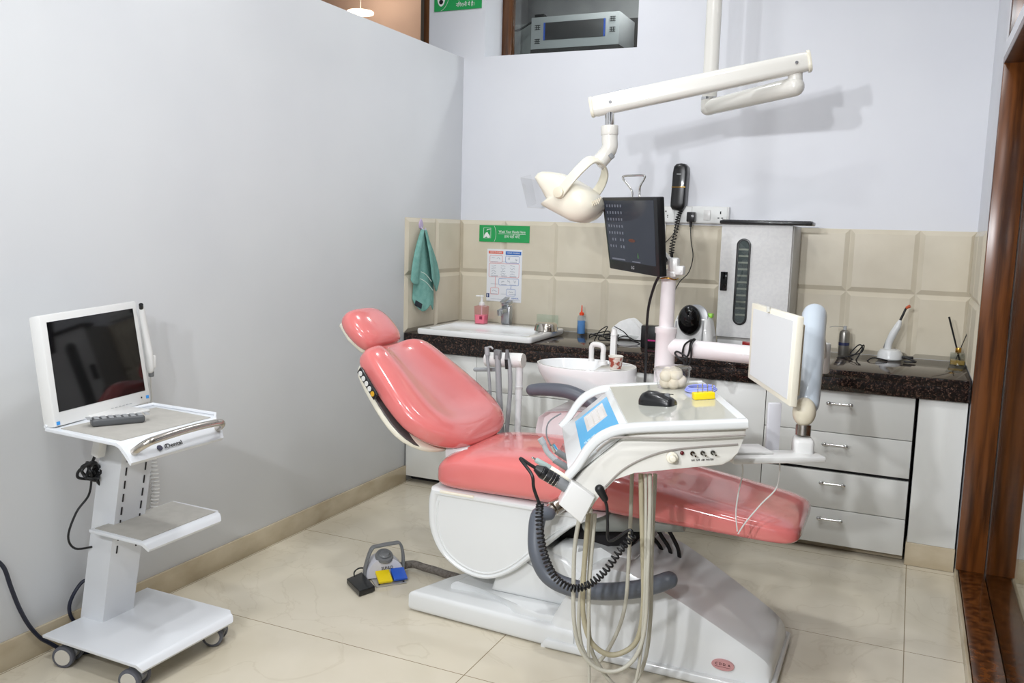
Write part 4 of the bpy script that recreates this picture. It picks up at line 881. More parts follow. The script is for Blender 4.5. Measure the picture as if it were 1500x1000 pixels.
# phone charger plug and lead
pg = thing('plug_adapter', 'black plug adapter in the wall socket with a thin lead hanging down', 'plug adapter', (1.356, -.06, 1.45))
MB().bb((1.336, -.075, 1.425), (1.378, -.034, 1.476), .005).cyl((1.356, -.055, 1.426), (1.356, -.055, 1.40), .008, .006, 12).build('adapter_body', black_m, pg)
MB().tube([(1.356, -.055, 1.405), (1.362, -.055, 1.33), (1.375, -.05, 1.25), (1.36, -.06, 1.17), (1.325, -.10, 1.12), (1.315, -.18, 1.06), (1.32, -.27, 1.0), (1.34, -.30, .93)], .0025, 7).build('lead', rubber_m, pg)
# towel on its hook
hk = thing('wall_hook', 'lilac adhesive hook on the left tiles holding the towel', 'hook', (.012, -.475, 1.37))
MB().prism([(0, .034), (.014, .018), (.022, 0), (.016, -.016), (0, -.022), (-.016, -.016), (-.022, 0), (-.014, .018)], (.0105, -.476, 1.372), Y_, Z_, X_, .006, .001).build('plate', mat('lilac plastic', (196, 178, 212), .25), hk)
MB().tube([(.0165, -.476, 1.364), (.024, -.476, 1.35), (.038, -.476, 1.347), (.043, -.476, 1.358)], .0035, 8).build('hook_arm', mat('clear lilac', (206, 196, 216), .2), hk)
tw_m = vary(mat('sea green terry', (128, 176, 167), .9, spec=.2), (112, 162, 153), 40, 3, .35, .65, bump=.9, bscale=160)
tb = mat('towel band', (200, 222, 214), .8); tlab = mat('towel label', (26, 38, 48), .7)
to = thing('hand_towel', 'sea green terry hand towel hanging from the lilac hook', 'towel', (.03, -.47, 1.1))
def drape(cols, x_base, name, m_, th=.008):              # cols: (u, ybot, zbot) down from the hook; pleated sheet
    n_ = 26; rows = []
    for j in range(n_+1):
        t = j/n_; row = []
        for i, (yt, yb, zb, ph0, dep) in enumerate(cols):
            z = lerp(1.35, zb, t); e = 1-(1-t)**1.7; y = lerp(yt, yb, e)
            x = x_base+dep*(.35+.65*t)+.008*math.sin(ph0+t*2.2)*(.4+t); row.append(V((x, y, z)))
        rows.append(row)
    mb = MB(); k = len(cols)
    vs = [p for r in rows for p in r]+[p+V((-th, 0, 0)) for r in rows for p in r]; N2 = (n_+1)*k; fs = []
    for j in range(n_):
        for i in range(k-1):
            a = j*k+i; fs.append((a, a+1, a+k+1, a+k)); fs.append((N2+a, N2+a+k, N2+a+k+1, N2+a+1))
    for j in range(n_): a = j*k; fs.append((a, a+k, N2+a+k, N2+a)); a = j*k+k-1; fs.append((a, N2+a, N2+a+k, a+k))
    for i in range(k-1): a = n_*k+i; fs.append((a, a+1, N2+a+1, N2+a)); a = i; fs.append((a, N2+a, N2+a+1, a+1))
    mb.add(vs, fs); return mb.build(name, m_, to, ang=180, sub=1)
c1_ = [(-.497, -.618, 1.085, 0, .004), (-.495, -.605, 1.065, .8, .022), (-.49, -.575, 1.06, 1.6, .034), (-.485, -.54, 1.07, 2.4, .028), (-.48, -.515, 1.075, 3.2, .008), (-.475, -.505, 1.08, 3.6, .0)]
c2_ = [(-.49, -.56, .985, 2, .006), (-.488, -.545, .945, 2.6, .02), (-.483, -.50, .905, 3.4, .036), (-.478, -.47, .925, 4.2, .04), (-.472, -.43, .96, 5.0, .03), (-.468, -.40, .90, 5.6, .022), (-.463, -.375, .935, 6.2, .010), (-.46, -.36, 1.0, 6.6, .004)]
c3_ = [(-.478, -.46, 1.09, 0, .045), (-.472, -.42, 1.05, 1, .05), (-.465, -.385, 1.03, 2, .042), (-.46, -.355, 1.005, 3, .034), (-.456, -.33, 1.035, 3.8, .02), (-.452, -.305, 1.07, 4.6, .008), (-.452, -.302, 1.10, 5, .002)]
drape(c2_, .022, 'back_fold', tw_m); drape(c1_, .030, 'left_fold', tw_m); drape(c3_, .026, 'right_fold', tw_m)
MB().tube([ax(617, 398, .088), ax(624, 402, .093), ax(632, 412, .088)], .0022, 6).tube([ax(616, 408, .088), ax(625, 414, .093), ax(634, 425, .085)], .0022, 6).build('woven_band', tb, to)
lq = ax(613, 446, .075); MB().box(lq, (.004, .07, .028), Euler((-.35, 0, 0)).to_matrix(), .001).build('sewn_label', tlab, to)

# ------------------------------------------------------------------ on the worktop
sk_ = thing('wash_basin', 'white rectangular ceramic wash basin set into the dark worktop in the corner', 'basin', (.4, -.33, HC))
bx0, bx1, by0, by1 = .10, .745, -.65, -.155
sv_ = [(.085, -.632), (.74, -.645), (.722, -.145), (.078, -.14)]
def quadring(k, z, r=.02, n=5):
    cx, cy = .41, -.39; out = []
    for i, (x, y) in enumerate(sv_):
        x, y = cx+(x-cx)*k[0], cy+(y-cy)*k[1]
        ccx, ccy = x+(r if x < cx else -r), y+(r if y < cy else -r)
        a0 = (PI, 1.5*PI, 0, PI/2)[i]
        out += [V((ccx+r*math.cos(a0+PI/2*j/n), ccy+r*math.sin(a0+PI/2*j/n), z)) for j in range(n+1)]
    return out
def off(ring, dy): return [p+V((0, dy, 0)) for p in ring]
bs = MB(); bs.rings([quadring((.96, .96), .811, .015), quadring((.99, .99), .813, .018), quadring((1, 1), .818, .02), quadring((1, 1), .834, .02), quadring((.992, .99), .840, .02), quadring((.975, .97), .842, .02),
    off(quadring((.87, .66), .841, .05), -.055), off(quadring((.855, .63), .834, .05), -.055), off(quadring((.80, .56), .822, .05), -.055), off(quadring((.55, .36), .815, .05), -.05), off(quadring((.1, .1), .8145, .01), -.05)])
bs.build('basin', porc_m, sk_, ang=45)
ov = ay(741, 487.5, -.300); MB().cyl(ov+V((0, .02, 0)), ov+V((0, -.003, -.002)), .0125, .0125, 20).build('overflow', blackg_m, sk_)
fa = thing('mixer_tap', 'chrome square mixer tap at the back of the white wash basin', 'tap', (.395, -.2, .842)); fb = az(742, 474, .842)
MB().box(fb+Z_*.05, (.052, .045, .10), None, .006).box(fb+V((0, -.045, .078)), (.034, .10, .024), Euler((.12, 0, 0)).to_matrix(), .004).cyl(fb+V((0, -.088, .08)), fb+V((0, -.088, .052)), .014, .014, 16).build('tap_body', mat('satin chrome', (178, 181, 184), .28, .85), fa)
MB().box(fb+V((.0, .0, .115)), (.044, .06, .018), Euler((.25, 0, 0)).to_matrix(), .004).box(fb+V((.0, -.03, .135)), (.028, .07, .009), Euler((.3, 0, 0)).to_matrix(), .002).build('lever', MATS['satin chrome'], fa)
sd = thing('soap_dispenser', 'square pink pump bottle of hand soap on the basin ledge', 'soap dispenser', (.2, -.22, .842)); sb0 = az(705, 474, .842)
sqr = lambda k, z: [sb0+V((a*k, c*k, z)) for a, c in rrect(.066, .066, .010, 4)]
MB().rings([sqr(.85, .0), sqr(.88, .003), sqr(1.0, .095), sqr(1.0, .098), sqr(.6, .101), sqr(.45, .103)]).build('bottle', pinkpl_m, sd)
MB().rings([sqr(.80, .004), sqr(.83, .006), sqr(.9, .05), sqr(.9, .0502)]).build('liquid_soap', mat('pink soap', (248, 160, 182), .15), sd)
MB().cyl(sb0+Z_*.03, sb0+Z_*.101, .004, seg=10).build('dip_tube', pl_white, sd)
MB().lathe(sb0, [(.016, .101), (.017, .104), (.015, .118), (.008, .122), (.006, .148), (.013, .150), (.013, .158), (.0, .160)], seg=20).box(sb0+V((-.014, -.008, .154)), (.034, .01, .008), Euler((0, 0, .5)).to_matrix(), .002).build('pump', pl_white, sd)
MB().box(sb0+V((.012, -.0335, .036)), (.016, .001, .016)).build('mark', mat('plum mark', (140, 40, 70), .5), sd)
sbw = thing('steel_bowl', 'upturned small steel bowl on the right rim of the basin', 'bowl', (.6, -.2, .842)); wb = az(800, 484, .842)
MB().lathe(wb, [(.062, .0), (.064, .0015), (.060, .02), (.055, .036), (.048, .041), (.040, .043), (.0, .0425)], seg=40).build('bowl', mat('polished steel', (206, 200, 190), .12, 1), sbw)
gp = az(811, 476, .842)
tag(MB().box(gp+V((-.034, -.012, .0285)), (.125, .006, .057), Euler((-.06, 0, .05)).to_matrix(), .001).build('glass_slab', thin_glass('greenish slab', (.92, .97, .95, 1))), 'square greenish glass slab standing behind the steel bowl', 'glass slab')
bbt = thing('squeeze_bottle', 'clear squeeze bottle of blue liquid with orange nozzle on the worktop', 'bottle', (.8, -.12, HC)); b0 = az(851, 489, HC)
bcl = thin_glass('frosted bottle', (.86, .9, .95, 1))
MB().lathe(b0, [(0, .001), (.020, .001), (.0225, .004), (.0225, .088), (.020, .098), (.012, .104), (.012, .106)], seg=28).build('bottle', bcl, bbt)
MB().lathe(b0, [(0, .003), (.020, .003), (.0212, .006), (.0212, .073), (0, .0735)], seg=28).build('blue_liquid', mat('blue liquid', (112, 166, 222), .1), bbt)
MB().lathe(b0, [(.0125, .102), (.0125, .116), (.008, .118), (.0045, .121), (.0028, .156), (.0, .157)], seg=20).build('nozzle', orange_m, bbt)
# napkins in a holder
na = thing('napkin_stack', 'fan of white paper napkins on the worktop behind the spittoon', 'napkins', (.97, -.1, HC)); n0 = az(921, 486, HC); n0.y = -.10; n0 = ay(921, 497, -.12); n0.z = HC
nap_m = vary(mat('paper napkin', (246, 246, 245), .8), (240, 240, 239), 30, 2)
for k in range(5):
    a = .06*(k-2)
    MB().prism([(-.088, .0), (-.088, .05), (-.045, .088), (-.012, .102), (.005, .108), (.02, .103), (.082, .052), (.088, .045), (.088, 0)], n0+V((.003*(k-2), .012*(k-2), .001)), V((math.cos(a), math.sin(a), 0)), V((0, .16, 1)).normalized(), V((0, -1, .0)), .005, .001).build('napkin', nap_m, na)
MB().box(n0+V((0, 0, .012)), (.19, .07, .022), None, .004).build('holder', mat('clear holder', (214, 216, 214), .15), na)
# tangled wires
random.seed(21)
def tangle(name, label, pts, r, m_, loops):
    mb = MB()
    for c_, rx, ry, h, n_ in loops:
        pl = []
        for i in range(n_):
            a = 2*PI*i/6+random.random()*.5; pl.append(V((c_[0]+rx*math.cos(a)*random.uniform(.5, 1), c_[1]+ry*math.sin(a)*random.uniform(.5, 1), HC+.004+h*random.random())))
        mb.tube(pl, r, 6, 6)
    for p in pts: mb.tube(p, r, 6, 6)
    return tag(mb.build(name, m_), label, 'cable')
tangle('cable', 'tangle of thin black wires on the worktop beside the napkins', [[ay(870, 500, -.3), ay(878, 485, -.3), ay(890, 478, -.3), ay(884, 492, -.3), ay(896, 500, -.35), ay(906, 506, -.42), ay(916, 514, -.48)], [ay(896, 500, -.35), ay(915, 492, -.3), ay(932, 500, -.3), ay(940, 506, -.3)], [ay(900, 478, -.28), ay(914, 486, -.3), ay(925, 498, -.34), ay(935, 502, -.36)]], .0028, rubber_m, [((.98, -.32), .09, .07, .05, 9), ((1.05, -.36), .08, .06, .04, 9)])
bxo = thing('black_box', 'small black router box with a pink mark standing behind the column', 'router', (1.27, -.42, HC)); k_ = ay(961, 494, -.42)
MB().box((k_.x, -.40, HC+.055), (.15, .06, .108), Euler((0, 0, .08)).to_matrix(), .005).build('casing', black_m, bxo)
MB().bb((k_.x-.045, -.436, HC+.035), (k_.x+.035, -.43, HC+.042)).build('pink_mark', mat('magenta print', (190, 40, 120), .4), bxo)
# charger dock with the dark domed device
dd = thing('charging_dock', 'white and lime charging dock holding a dark domed device, beside the steriliser', 'charging dock', (1.47, -.34, HC)); dx = 1.47; dy = -.36
MB().rings([[V((dx+a*k, dy+c*k2, HC+z)) for a, c in rrect(.20, .13, .028, 5)] for z, k, k2 in ((.001, 1.0, 1.0), (.01, 1.02, 1.02), (.06, 1.0, .98), (.14, .86, .8), (.162, .78, .70), (.168, .66, .6))]).build('dock_body', pl_white, dd, ang=35)
MB().bb((dx+.045, dy-.01, HC+.160), (dx+.085, dy+.035, HC+.180), .004).bb((dx+.02, dy-.068, HC+.022), (dx+.045, dy-.064, HC+.03)).build('lime_button', mat('lime plastic', (150, 214, 60), .35), dd)
MB().bb((dx+.052, dy-.0675, HC+.05), (dx+.058, dy-.0615, HC+.15)).bb((dx-.075, dy-.0675, HC+.07), (dx-.07, dy-.0615, HC+.14)).build('slot', lgrey_m, dd)
dm = ay(1010, 469, -.43)
MB().ball(dm, (.055, .046, .074), Euler((.12, 0, 0)).to_matrix(), 32, 20).build('dome', blackg_m, dd)
MB().lathe(dm+V((.006, .03, .0)), [(.063, -.004), (.067, 0), (.065, .006), (.05, .008)], axis=(0, -1, .12), sx=1.22 if abs(V((0, -1, .12)).orthogonal().z) > .5 else 1, sy=1 if abs(V((0, -1, .12)).orthogonal().z) > .5 else 1.22, seg=40).build('dome_ring', mat('grey ring', (176, 178, 182), .25), dd)
# silver steriliser cabinet with glass slot
uv = thing('steriliser_cabinet', 'tall silver grey steriliser cabinet with a long rounded window on the worktop', 'cabinet', (1.73, -.2, HC))
silver = vary(mat('silver grey enamel', (226, 226, 225), .5, spec=.3), (220, 220, 220), 60, 2, .4, .6, bump=.06, bscale=260)
UX0, UX1, UY = 1.563, 1.895, -.30
MB().bb((UX0+.004, UY+.02, .862), (UX1, -.02, 1.414), .004).build('casing', mat('grey casing', (186, 184, 180), .4), uv)
MB().bb((UX0+.004, UY+.012, HC+.006), (UX1, -.03, .864), .004).build('plinth', mat('pale plinth', (206, 206, 206), .35), uv)
MB().bb((1.69, UY+.007, HC+.03), (1.735, UY+.014, .862), .001).build('power_switch', mat('red switch', (150, 24, 24), .3), uv)
dr = MB().bb((UX0, UY, .878), (UX1-.006, UY+.022, 1.416), .004).build('door', silver, uv)
wc = (1.664+.008, 1.143); ro = [(a, c) for a, c in rrect(.078, .40, .0385, 10)]
wx, wz = 1.672, 1.145
def wring(k, y): return [V((wx+a*(1 if not k else (.033-k)/.033)-.02*c/.40*0, y, wz+c*(1 if not k else (.2-k)/.2))) for a, c in rrect(.066, .41, .0325, 10)]
MB().rings([wring(0, UY-.001), wring(0, UY-.006), wring(.002, UY-.007), wring(.009, UY-.006), wring(.0095, UY-.001)], cap=False).build('window_gasket', black_m, dr)
MB().rings([wring(.009, UY-.0012), wring(.009, UY-.0016)]).build('window_back', mat('dim interior', (70, 76, 78), .25), dr)
tr_ = MB()
for i in range(11): tr_.bb((wx-.022, UY-.003, .985+.031*i), (wx+.026, UY-.0016, .993+.031*i))
tr_.build('shelf_edges', mat('tray edges', (128, 126, 118), .35, .4), dr, smooth=False)
MB().rings([wring(.0085, UY-.0042), wring(.0085, UY-.0048)]).build('window_glass', pane_m, dr)
MB().bb((1.571, UY-.006, 1.10), (1.604, UY, 1.19), .002).bb((1.575, UY-.0065, 1.104), (1.584, UY-.0055, 1.186)).build('latch', blackg_m, dr)
ky = thing('keyboard', 'thin black keyboard lying on top of the steriliser cabinet', 'keyboard', (1.76, -.2, 1.42))
MB().bb((1.555, -.32, 1.4165), (1.975, -.18, 1.434), .005).build('keyboard_body', black_m, ky)
kk = MB()
for r in range(5):
    for c in range(24): kk.bb((1.565+.0168*c, -.31+.025*r, 1.434), (1.579+.0168*c, -.29+.025*r, 1.437))
kk.build('keys', mat('dark key', (36, 37, 40), .5), ky, smooth=False)
# spray can
ca = thing('spray_can', 'slim silver spray can standing near the tiles', 'spray can', (2.12, -.1, HC)); c0 = ay(1235, 519, -.12); c0.z = HC+.0005
MB().lathe(c0, [(0, 0), (.023, 0), (.0245, .004), (.0245, .105), (.022, .115), (.014, .122), (.010, .124)], seg=28).build('can', mat('silver can', (150, 148, 142), .3, .8), ca)
MB().lathe(c0, [(.0249, .05), (.0251, .052), (.0251, .062), (.0249, .064)], seg=28).build('blue_band', mat('navy band', (40, 46, 80), .4), ca)
MB().cyl(c0+Z_*.122, c0+Z_*.142, .0085, .0075, 14).build('nozzle', lgrey_m, ca)
MB().tube([c0+V((0, 0, .135)), c0+V((-.04, -.01, .139)), c0+V((-.068, -.015, .132))], .0014, 6).build('straw', mgrey_m, ca)
# curing light
cu_ = thing('curing_light', 'white curing light wand with orange tip upright in its round base', 'curing light', (2.32, -.12, HC)); c0 = ay(1303, 527, -.13); c0.z = HC+.0005
MB().lathe(c0, [(0, 0), (.050, 0), (.056, .006), (.054, .03), (.044, .046), (.03, .050), (0, .050)], seg=36).build('base', white_m, cu_)
wd = [c0+V((-.012, 0, .045)), c0+V((-.008, 0, .08)), c0+V((.006, 0, .12)), c0+V((.022, 0, .155)), c0+V((.030, 0, .178))]
MB().capsule(wd, [.0155, .0165, .017, .0155, .010], 18).build('wand', white_m, cu_)
MB().tube([c0+V((.028, 0, .175)), c0+V((.042, 0, .215)), c0+V((.05, 0, .238)), c0+V((.058, -.004, .248))], [.006, .0055, .005, .005], 12).build('light_guide', black_m, cu_)
MB().cyl(c0+V((.052, -.001, .244)), c0+V((.068, -.006, .254)), .006, .008, 14).build('orange_tip', mat('dull orange', (200, 96, 62), .35), cu_)
MB().tube([c0+V((-.03, 0, .052)), c0+V((-.022, -.002, .085)), c0+V((-.006, -.004, .125))], .002, 6).build('grey_line', mgrey_m, cu_)
tangle('cable', 'black cable tangle between the spray can and the curing light', [[ay(1206, 521, -.2), ay(1222, 524, -.2), ay(1250, 520, -.2), ay(1265, 505, -.2), ay(1262, 516, -.2), ay(1245, 522, -.22), ay(1262, 533, -.25), ay(1278, 524, -.22), ay(1300, 528, -.2)], [ay(1245, 517, -.18), ay(1258, 505, -.18), ay(1263, 511, -.2), ay(1249, 535, -.24)]], .003, rubber_m, [])
tag(MB().tube([(2.40, -.16, HC+.02), (2.43, -.17, HC+.012), (2.45, -.18, HC+.006), (2.44, -.20, HC+.005), (2.40, -.20, HC+.005)], .0042, 8).box((2.415, -.15, HC+.018), (.05, .012, .014), None, .004).build('plug_lead', rubber_m), 'short black lead lying right of the curing light base', 'cable')
# reed diffuser
rd = thing('reed_diffuser', 'square glass reed diffuser with two dark sticks near the doorway', 'diffuser', (2.57, -.1, HC)); c0 = ay(1402, 533, -.13); c0.z = HC+.0005
sq2 = lambda k, z: [c0+V((a*k, c*k, z)) for a, c in rrect(.062, .062, .005, 3)]
MB().rings([sq2(1, 0), sq2(1, .003), sq2(1, .05), sq2(.9, .053), sq2(.3, .055), sq2(.3, .06)]).build('bottle', thin_glass('diffuser glass', (.74, .77, .74, 1), .25), rd)
MB().rings([sq2(.92, .004), sq2(.92, .022), sq2(.9, .0222)]).build('oil', mat('amber oil', (196, 160, 84), .1), rd)
MB().cyl(c0+Z_*.056, c0+Z_*.078, .0125, .0125, 20, .001).build('brass_cap', gold_m, rd)
MB().cyl(c0+V((.012, 0, .012)), c0+V((-.05, .0, .215)), .0035, .0042, 8).cyl(c0+V((-.01, .004, .012)), c0+V((.05, .01, .215)), .0018, .002, 8).build('reeds', rubber_m, rd)
# grey wall cabinet beyond the high window
acb = thing('equipment_box', 'grey metal equipment box with dark window seen through the high window', 'equipment box', (.46, .6, 2.24))
MB().bb((.19, .5, 2.448), (.748, .8, 2.634), .003).build('casing', mat('grey blue metal', (178, 180, 182), .4), acb)
MB().bb((.274, .494, 2.497), (.664, .502, 2.598), .001).build('display', mat('dusty dark display', (66, 64, 66), .35), acb)
for x in (.274, .654): MB().bb((x, .4925, 2.497), (x+.01, .4945, 2.598)).build('blue_edge', mat('blue tape', (56, 92, 190), .5), acb)
vn = MB()
for x, z in ((.215, 2.56), (.215, 2.48), (.69, 2.58), (.69, 2.52)):
    for i in range(3): vn.bb((x, .4965, z+.012*i), (x+.035, .4995, z+.003+.012*i))
    vn.bb((x+.009, .4965, z), (x+.012, .4995, z+.028)); vn.bb((x+.022, .4965, z), (x+.025, .4995, z+.028))
vn.build('vent_slots', ink_m, acb, smooth=False)
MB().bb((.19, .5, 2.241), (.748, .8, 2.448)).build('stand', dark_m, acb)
MB().tube([(.2, .6, 2.64), (.18, .52, 2.61), (.10, .48, 2.56), (.04, .48, 2.60)], .006, 8).box((.2, .62, 2.66), (.06, .05, .03)).build('cable', rubber_m, acb)
tag(MB().bb((-.09, .62, 2.241), (.14, .82, 2.63), .003).build('carton', mat('pale grey carton', (150, 152, 152), .6)), 'pale grey carton beside the equipment box behind the high window', 'carton')
rl = at(528, 20, 4.62)
lt_ = mat('reflected lamp glow', (255, 250, 240), .5, emit=(255, 248, 235), es=6)
rlo = thing('lamp_reflection', 'small round glowing disc standing in for a downlight reflected in the left high window', 'lamp', (rl.x, .4, 3.1))
q = ay(528, 20, .42); MB().cyl((q.x, .42, q.z), (q.x, .42, q.z+.012), .085, .085, 32).build('diffuser', lt_, rlo)  # glowing disc stands in for a downlight's reflection in the pane
MB().cyl((q.x, .42, q.z+.012), (q.x, .42, 3.1), .003, .003, 8).build('added_stem', pl_white, rlo)  # stem added only to hold up the reflection disc

# ------------------------------------------------------------------ monitor cart
ca_ = thing('monitor_cart', 'white three tier trolley on grey castors beside the left wall', 'trolley', (.28, -2.62, 0))
cw_m = mat('white powder coat', (226, 229, 233), .28, coat=.2)
def shelf(nm, pts, z, lip, par=ca_):
    # pts: plan of the flat part, anticlockwise, edge 1-2 is the front; lip=(out, drop)
    mb = MB(); mb.prism(pts, (0, 0, z-.010), X_, Y_, Z_, .010, .002)
    a, b_ = V((*pts[1], z)), V((*pts[2], z)); th = .008
    prof_ = [(0, 0), (lip[0]*.35, -lip[1]*.12), (lip[0]*.7, -lip[1]*.5), (lip[0], -lip[1])]
    R_ = []
    for k, (o, dz) in enumerate(prof_):
        ins = .012*(k/3)**2
        R_.append([a+V((o, ins, dz)), b_+V((o, -ins, dz)), b_+V((o-th*.7, -ins, dz-th)), a+V((o-th*.7, ins, dz-th))])
    mb.rings(R_); return mb.build(nm, cw_m, par, ang=30)
shelf('bottom_shelf', [(.075, -2.815), (.468, -2.822), (.472, -2.435), (.45, -2.415), (.075, -2.41)], .096, (.018, .02))
MB().bb((.09, -2.8, .078), (.455, -2.43, .088)).build('under_tray', cw_m, ca_)
cl_ = MB(); b0_, t0_ = [V((.066, -2.673, .088)), V((.164, -2.673, .088)), V((.164, -2.552, .088)), V((.066, -2.552, .088))], [V((.205, -2.673, .78)), V((.297, -2.673, .78)), V((.297, -2.552, .78)), V((.205, -2.552, .78))]
cl_.rings([b0_, t0_]); col_ = cl_.build('column', cw_m, ca_, smooth=False)
slo = MB()
for i in range(10):
    t = .36+.062*i
    for y in (-2.651, -2.576):
        p = V((.164+.133*t+.0012, y, .088+.692*t)); slo.box(p, (.0024, .004, .026), Euler((0, math.atan2(.133, .692), 0)).to_matrix())
slo.build('slots', ink_m, col_, smooth=False)
shelf('middle_shelf', [(.195, -2.735), (.415, -2.742), (.415, -2.425), (.40, -2.41), (.20, -2.405)], .425, (.022, .022))
MB().prism([(.204, -2.722), (.408, -2.729), (.406, -2.428), (.208, -2.418)], (0, 0, .4252), X_, Y_, Z_, .002).build('shelf_mat', felt_m, ca_, smooth=False)
shelf('top_shelf', [(.255, -2.915), (.548, -2.935), (.552, -2.578), (.525, -2.55), (.262, -2.540)], .782, (.042, .052))
MB().prism([(.30, -2.900), (.545, -2.917), (.540, -2.585), (.30, -2.565)], (0, 0, .7822), X_, Y_, Z_, .002).build('shelf_mat', felt_m, ca_, smooth=False)
MB().tube([(.255, -2.915, .786), (.262, -2.54, .786), (.525, -2.548, .786), (.55, -2.578, .783)], .005, 8, smooth=False).build('raised_edge', cw_m, ca_)
hx_ = [(.575, -2.905, .752), (.610, -2.893, .778), (.618, -2.855, .786), (.618, -2.75, .790), (.618, -2.65, .788), (.608, -2.612, .778), (.580, -2.600, .757)]
MB().tube(hx_, .0105, 14, 8).build('push_handle', steel_m, ca_)
Ml = frame((.590, -2.755, .752), (.0, 1, 0), (-.75, 0, .62))
MB().cyl(V((.583, -2.822, .748)), V((.5845, -2.822, .7495)), .0085, .0085, 20).build('round_mark', mat('navy mark', (52, 50, 72), .4), ca_)
text('iDental', .018, frame((.5855, -2.775, .7485), (0, 1, 0), (-.62, 0, .78)), ink_m, 'lettering', ca_, width=.062)
def castor(x, y, rz):
    R3 = Euler((0, 0, rz)).to_matrix(); o = V((x, y, 0))
    par = bpy.data.objects.new('castor', None)
    f = MB(); f.box(o+Z_*.05, (.03, .018, .05), R3, .006).cyl(o+Z_*.06, o+Z_*.08, .012, .012, 14).prism([(-.03, .03), (-.01, .066), (.018, .068), (.036, .045), (.03, .03), (0, .045)], o-(R3 @ Y_)*.012, R3 @ X_, Z_, R3 @ Y_, .024, .003)
    c = f.build('castor', mgrey_m, ca_)
    for s in (-1, 1):
        cc2 = o+(R3 @ Y_)*s*.024+Z_*.034; ax_ = R3 @ Y_
        w = MB().cyl(cc2-ax_*.009, cc2+ax_*.009, .034, .034, 28, .004).build('tyre', mat('castor tyre', (96, 98, 106), .5) if 'castor tyre' not in MATS else MATS['castor tyre'], c)
        MB().cyl(cc2+ax_*s*.0085, cc2+ax_*s*.0105, .025, .024, 24).build('hub_disc', mat('castor disc', (206, 202, 192), .5) if 'castor disc' not in MATS else MATS['castor disc'], c)
for x, y, rz in ((.135, -2.775, .35), (.425, -2.785, .25), (.43, -2.465, .45), (.13, -2.46, .3)): castor(x, y, rz)
ad = MB(); ad.box((.215, -2.70, .70), (.03, .03, .11), Euler((.0, .25, 0)).to_matrix(), .004); ad.build('power_brick', pl_white, ca_)
random.seed(9); cbm = MB()
bc0 = ax(134, 690, .17)
for k in range(6):
    pl = [bc0+V((random.uniform(-.02, .02), .045*math.cos(2*PI*i/7)*random.uniform(.3, 1), .035*math.sin(2*PI*i/7)*random.uniform(.5, 1))) for i in range(8)]
    cbm.tube(pl, .0045, 6)
cbm.tube([bc0+V((0, .0, .02)), bc0+V((.02, .015, .08)), bc0+V((.05, .02, .13))], .0045, 6).tube([bc0, bc0+V((0, .03, -.05)), bc0+V((.01, .06, -.075))], .005, 6)
cbm.tube([bc0+V((0, 0, -.02)), ax(130, 725, .15), ax(112, 750, .13), ax(100, 785, .12), ax(110, 803, .12), ax(138, 800, .13)], .0035, 7)
cbm.build('cable_bundle', rubber_m, ca_)
MB().tube([ax(133, 851, .06), ax(122, 851, .045), ax(110, 866, .04), ax(102, 885, .03), ax(103, 900, .03), ax(110, 912, .03)], .006, 8).build('cable', bluecab_m, ca_)
# coiled white cord behind the column
cp2 = [ax(219, 668, .02), ax(222, 690, .02), ax(224, 715, .02), ax(222, 738, .02), ax(220, 760, .02)]
P, _q = spline(cp2, [1]*5, 10); fine = []
for i in range(18*8):
    f = i/(18*8)*(len(P)-1.01); j = int(f); p = P[j].lerp(P[j+1], f-j); a = 2*PI*i/8; fine.append(p+V((.010*math.cos(a)+.012, .014*math.sin(a), 0)))
MB().tube(fine, .003, 6, smooth=False).tube([ax(219, 560, .04), ax(216, 610, .03), ax(219, 668, .02)], .003, 6).build('coiled_cord', pl_white, ca_)
# screen on the cart
cmn = thing('cart_monitor', 'white framed monitor with a black blank screen on the trolley', 'monitor', (.24, -2.7, .79))
C0 = [V((.272, -2.902, .792)), V((.212, -2.494, .792)), V((.155, -2.490, 1.077)), V((.225, -2.893, 1.093))]
C0 = [at(81, 626, ((V((.272, -2.902, .792))-CP).dot(FW))), at(222, 588.5, ((V((.212, -2.494, .792))-CP).dot(FW))), at(199, 440, ((V((.155, -2.49, 1.08))-CP).dot(FW))), at(58, 462, ((V((.222, -2.895, 1.09))-CP).dot(FW)))]
C0 = flat(C0, 81, 626)
nm2 = (C0[1]-C0[0]).cross(C0[3]-C0[0]).normalized()
if nm2.x < 0: nm2 = -nm2
MB().slab(C0, .04, .006).build('monitor_case', pl_white, cmn)
def ci(l, r, b_, t, h):
    f = lambda u, v: (C0[0].lerp(C0[1], u)).lerp(C0[3].lerp(C0[2], u), v)+nm2*h
    return [f(l, b_), f(r, b_), f(r, t), f(l, t)]
MB().slab(ci(.05, .945, .125, .93, .001), .003).build('screen', screen_m, cmn, smooth=False)
bt = MB()
for i in range(6): bt.slab(ci(.55+.04*i, .575+.04*i, .035, .04, .0008), .001)
bt.build('buttons', lgrey_m, cmn, smooth=False)
bls = mat('blue protector tab', (58, 150, 226), .3)
for a in ((.015, .045, .015, .045), (.945, .975, .045, .075)): MB().slab(ci(*a, .0012), .001).build('film_tab', bls, cmn, smooth=False)
MB().slab(ci(.885, .897, .06, .075, .0012), .001).build('power_button', ink_m, cmn, smooth=False)
cbk = sum(C0, V())/4-nm2*.06
MB().box(cbk-Z_*.06, (.05, .12, .22), None, .01).box((.285, -2.70, .788), (.10, .16, .008), None, .003).build('stand', pl_white, cmn)
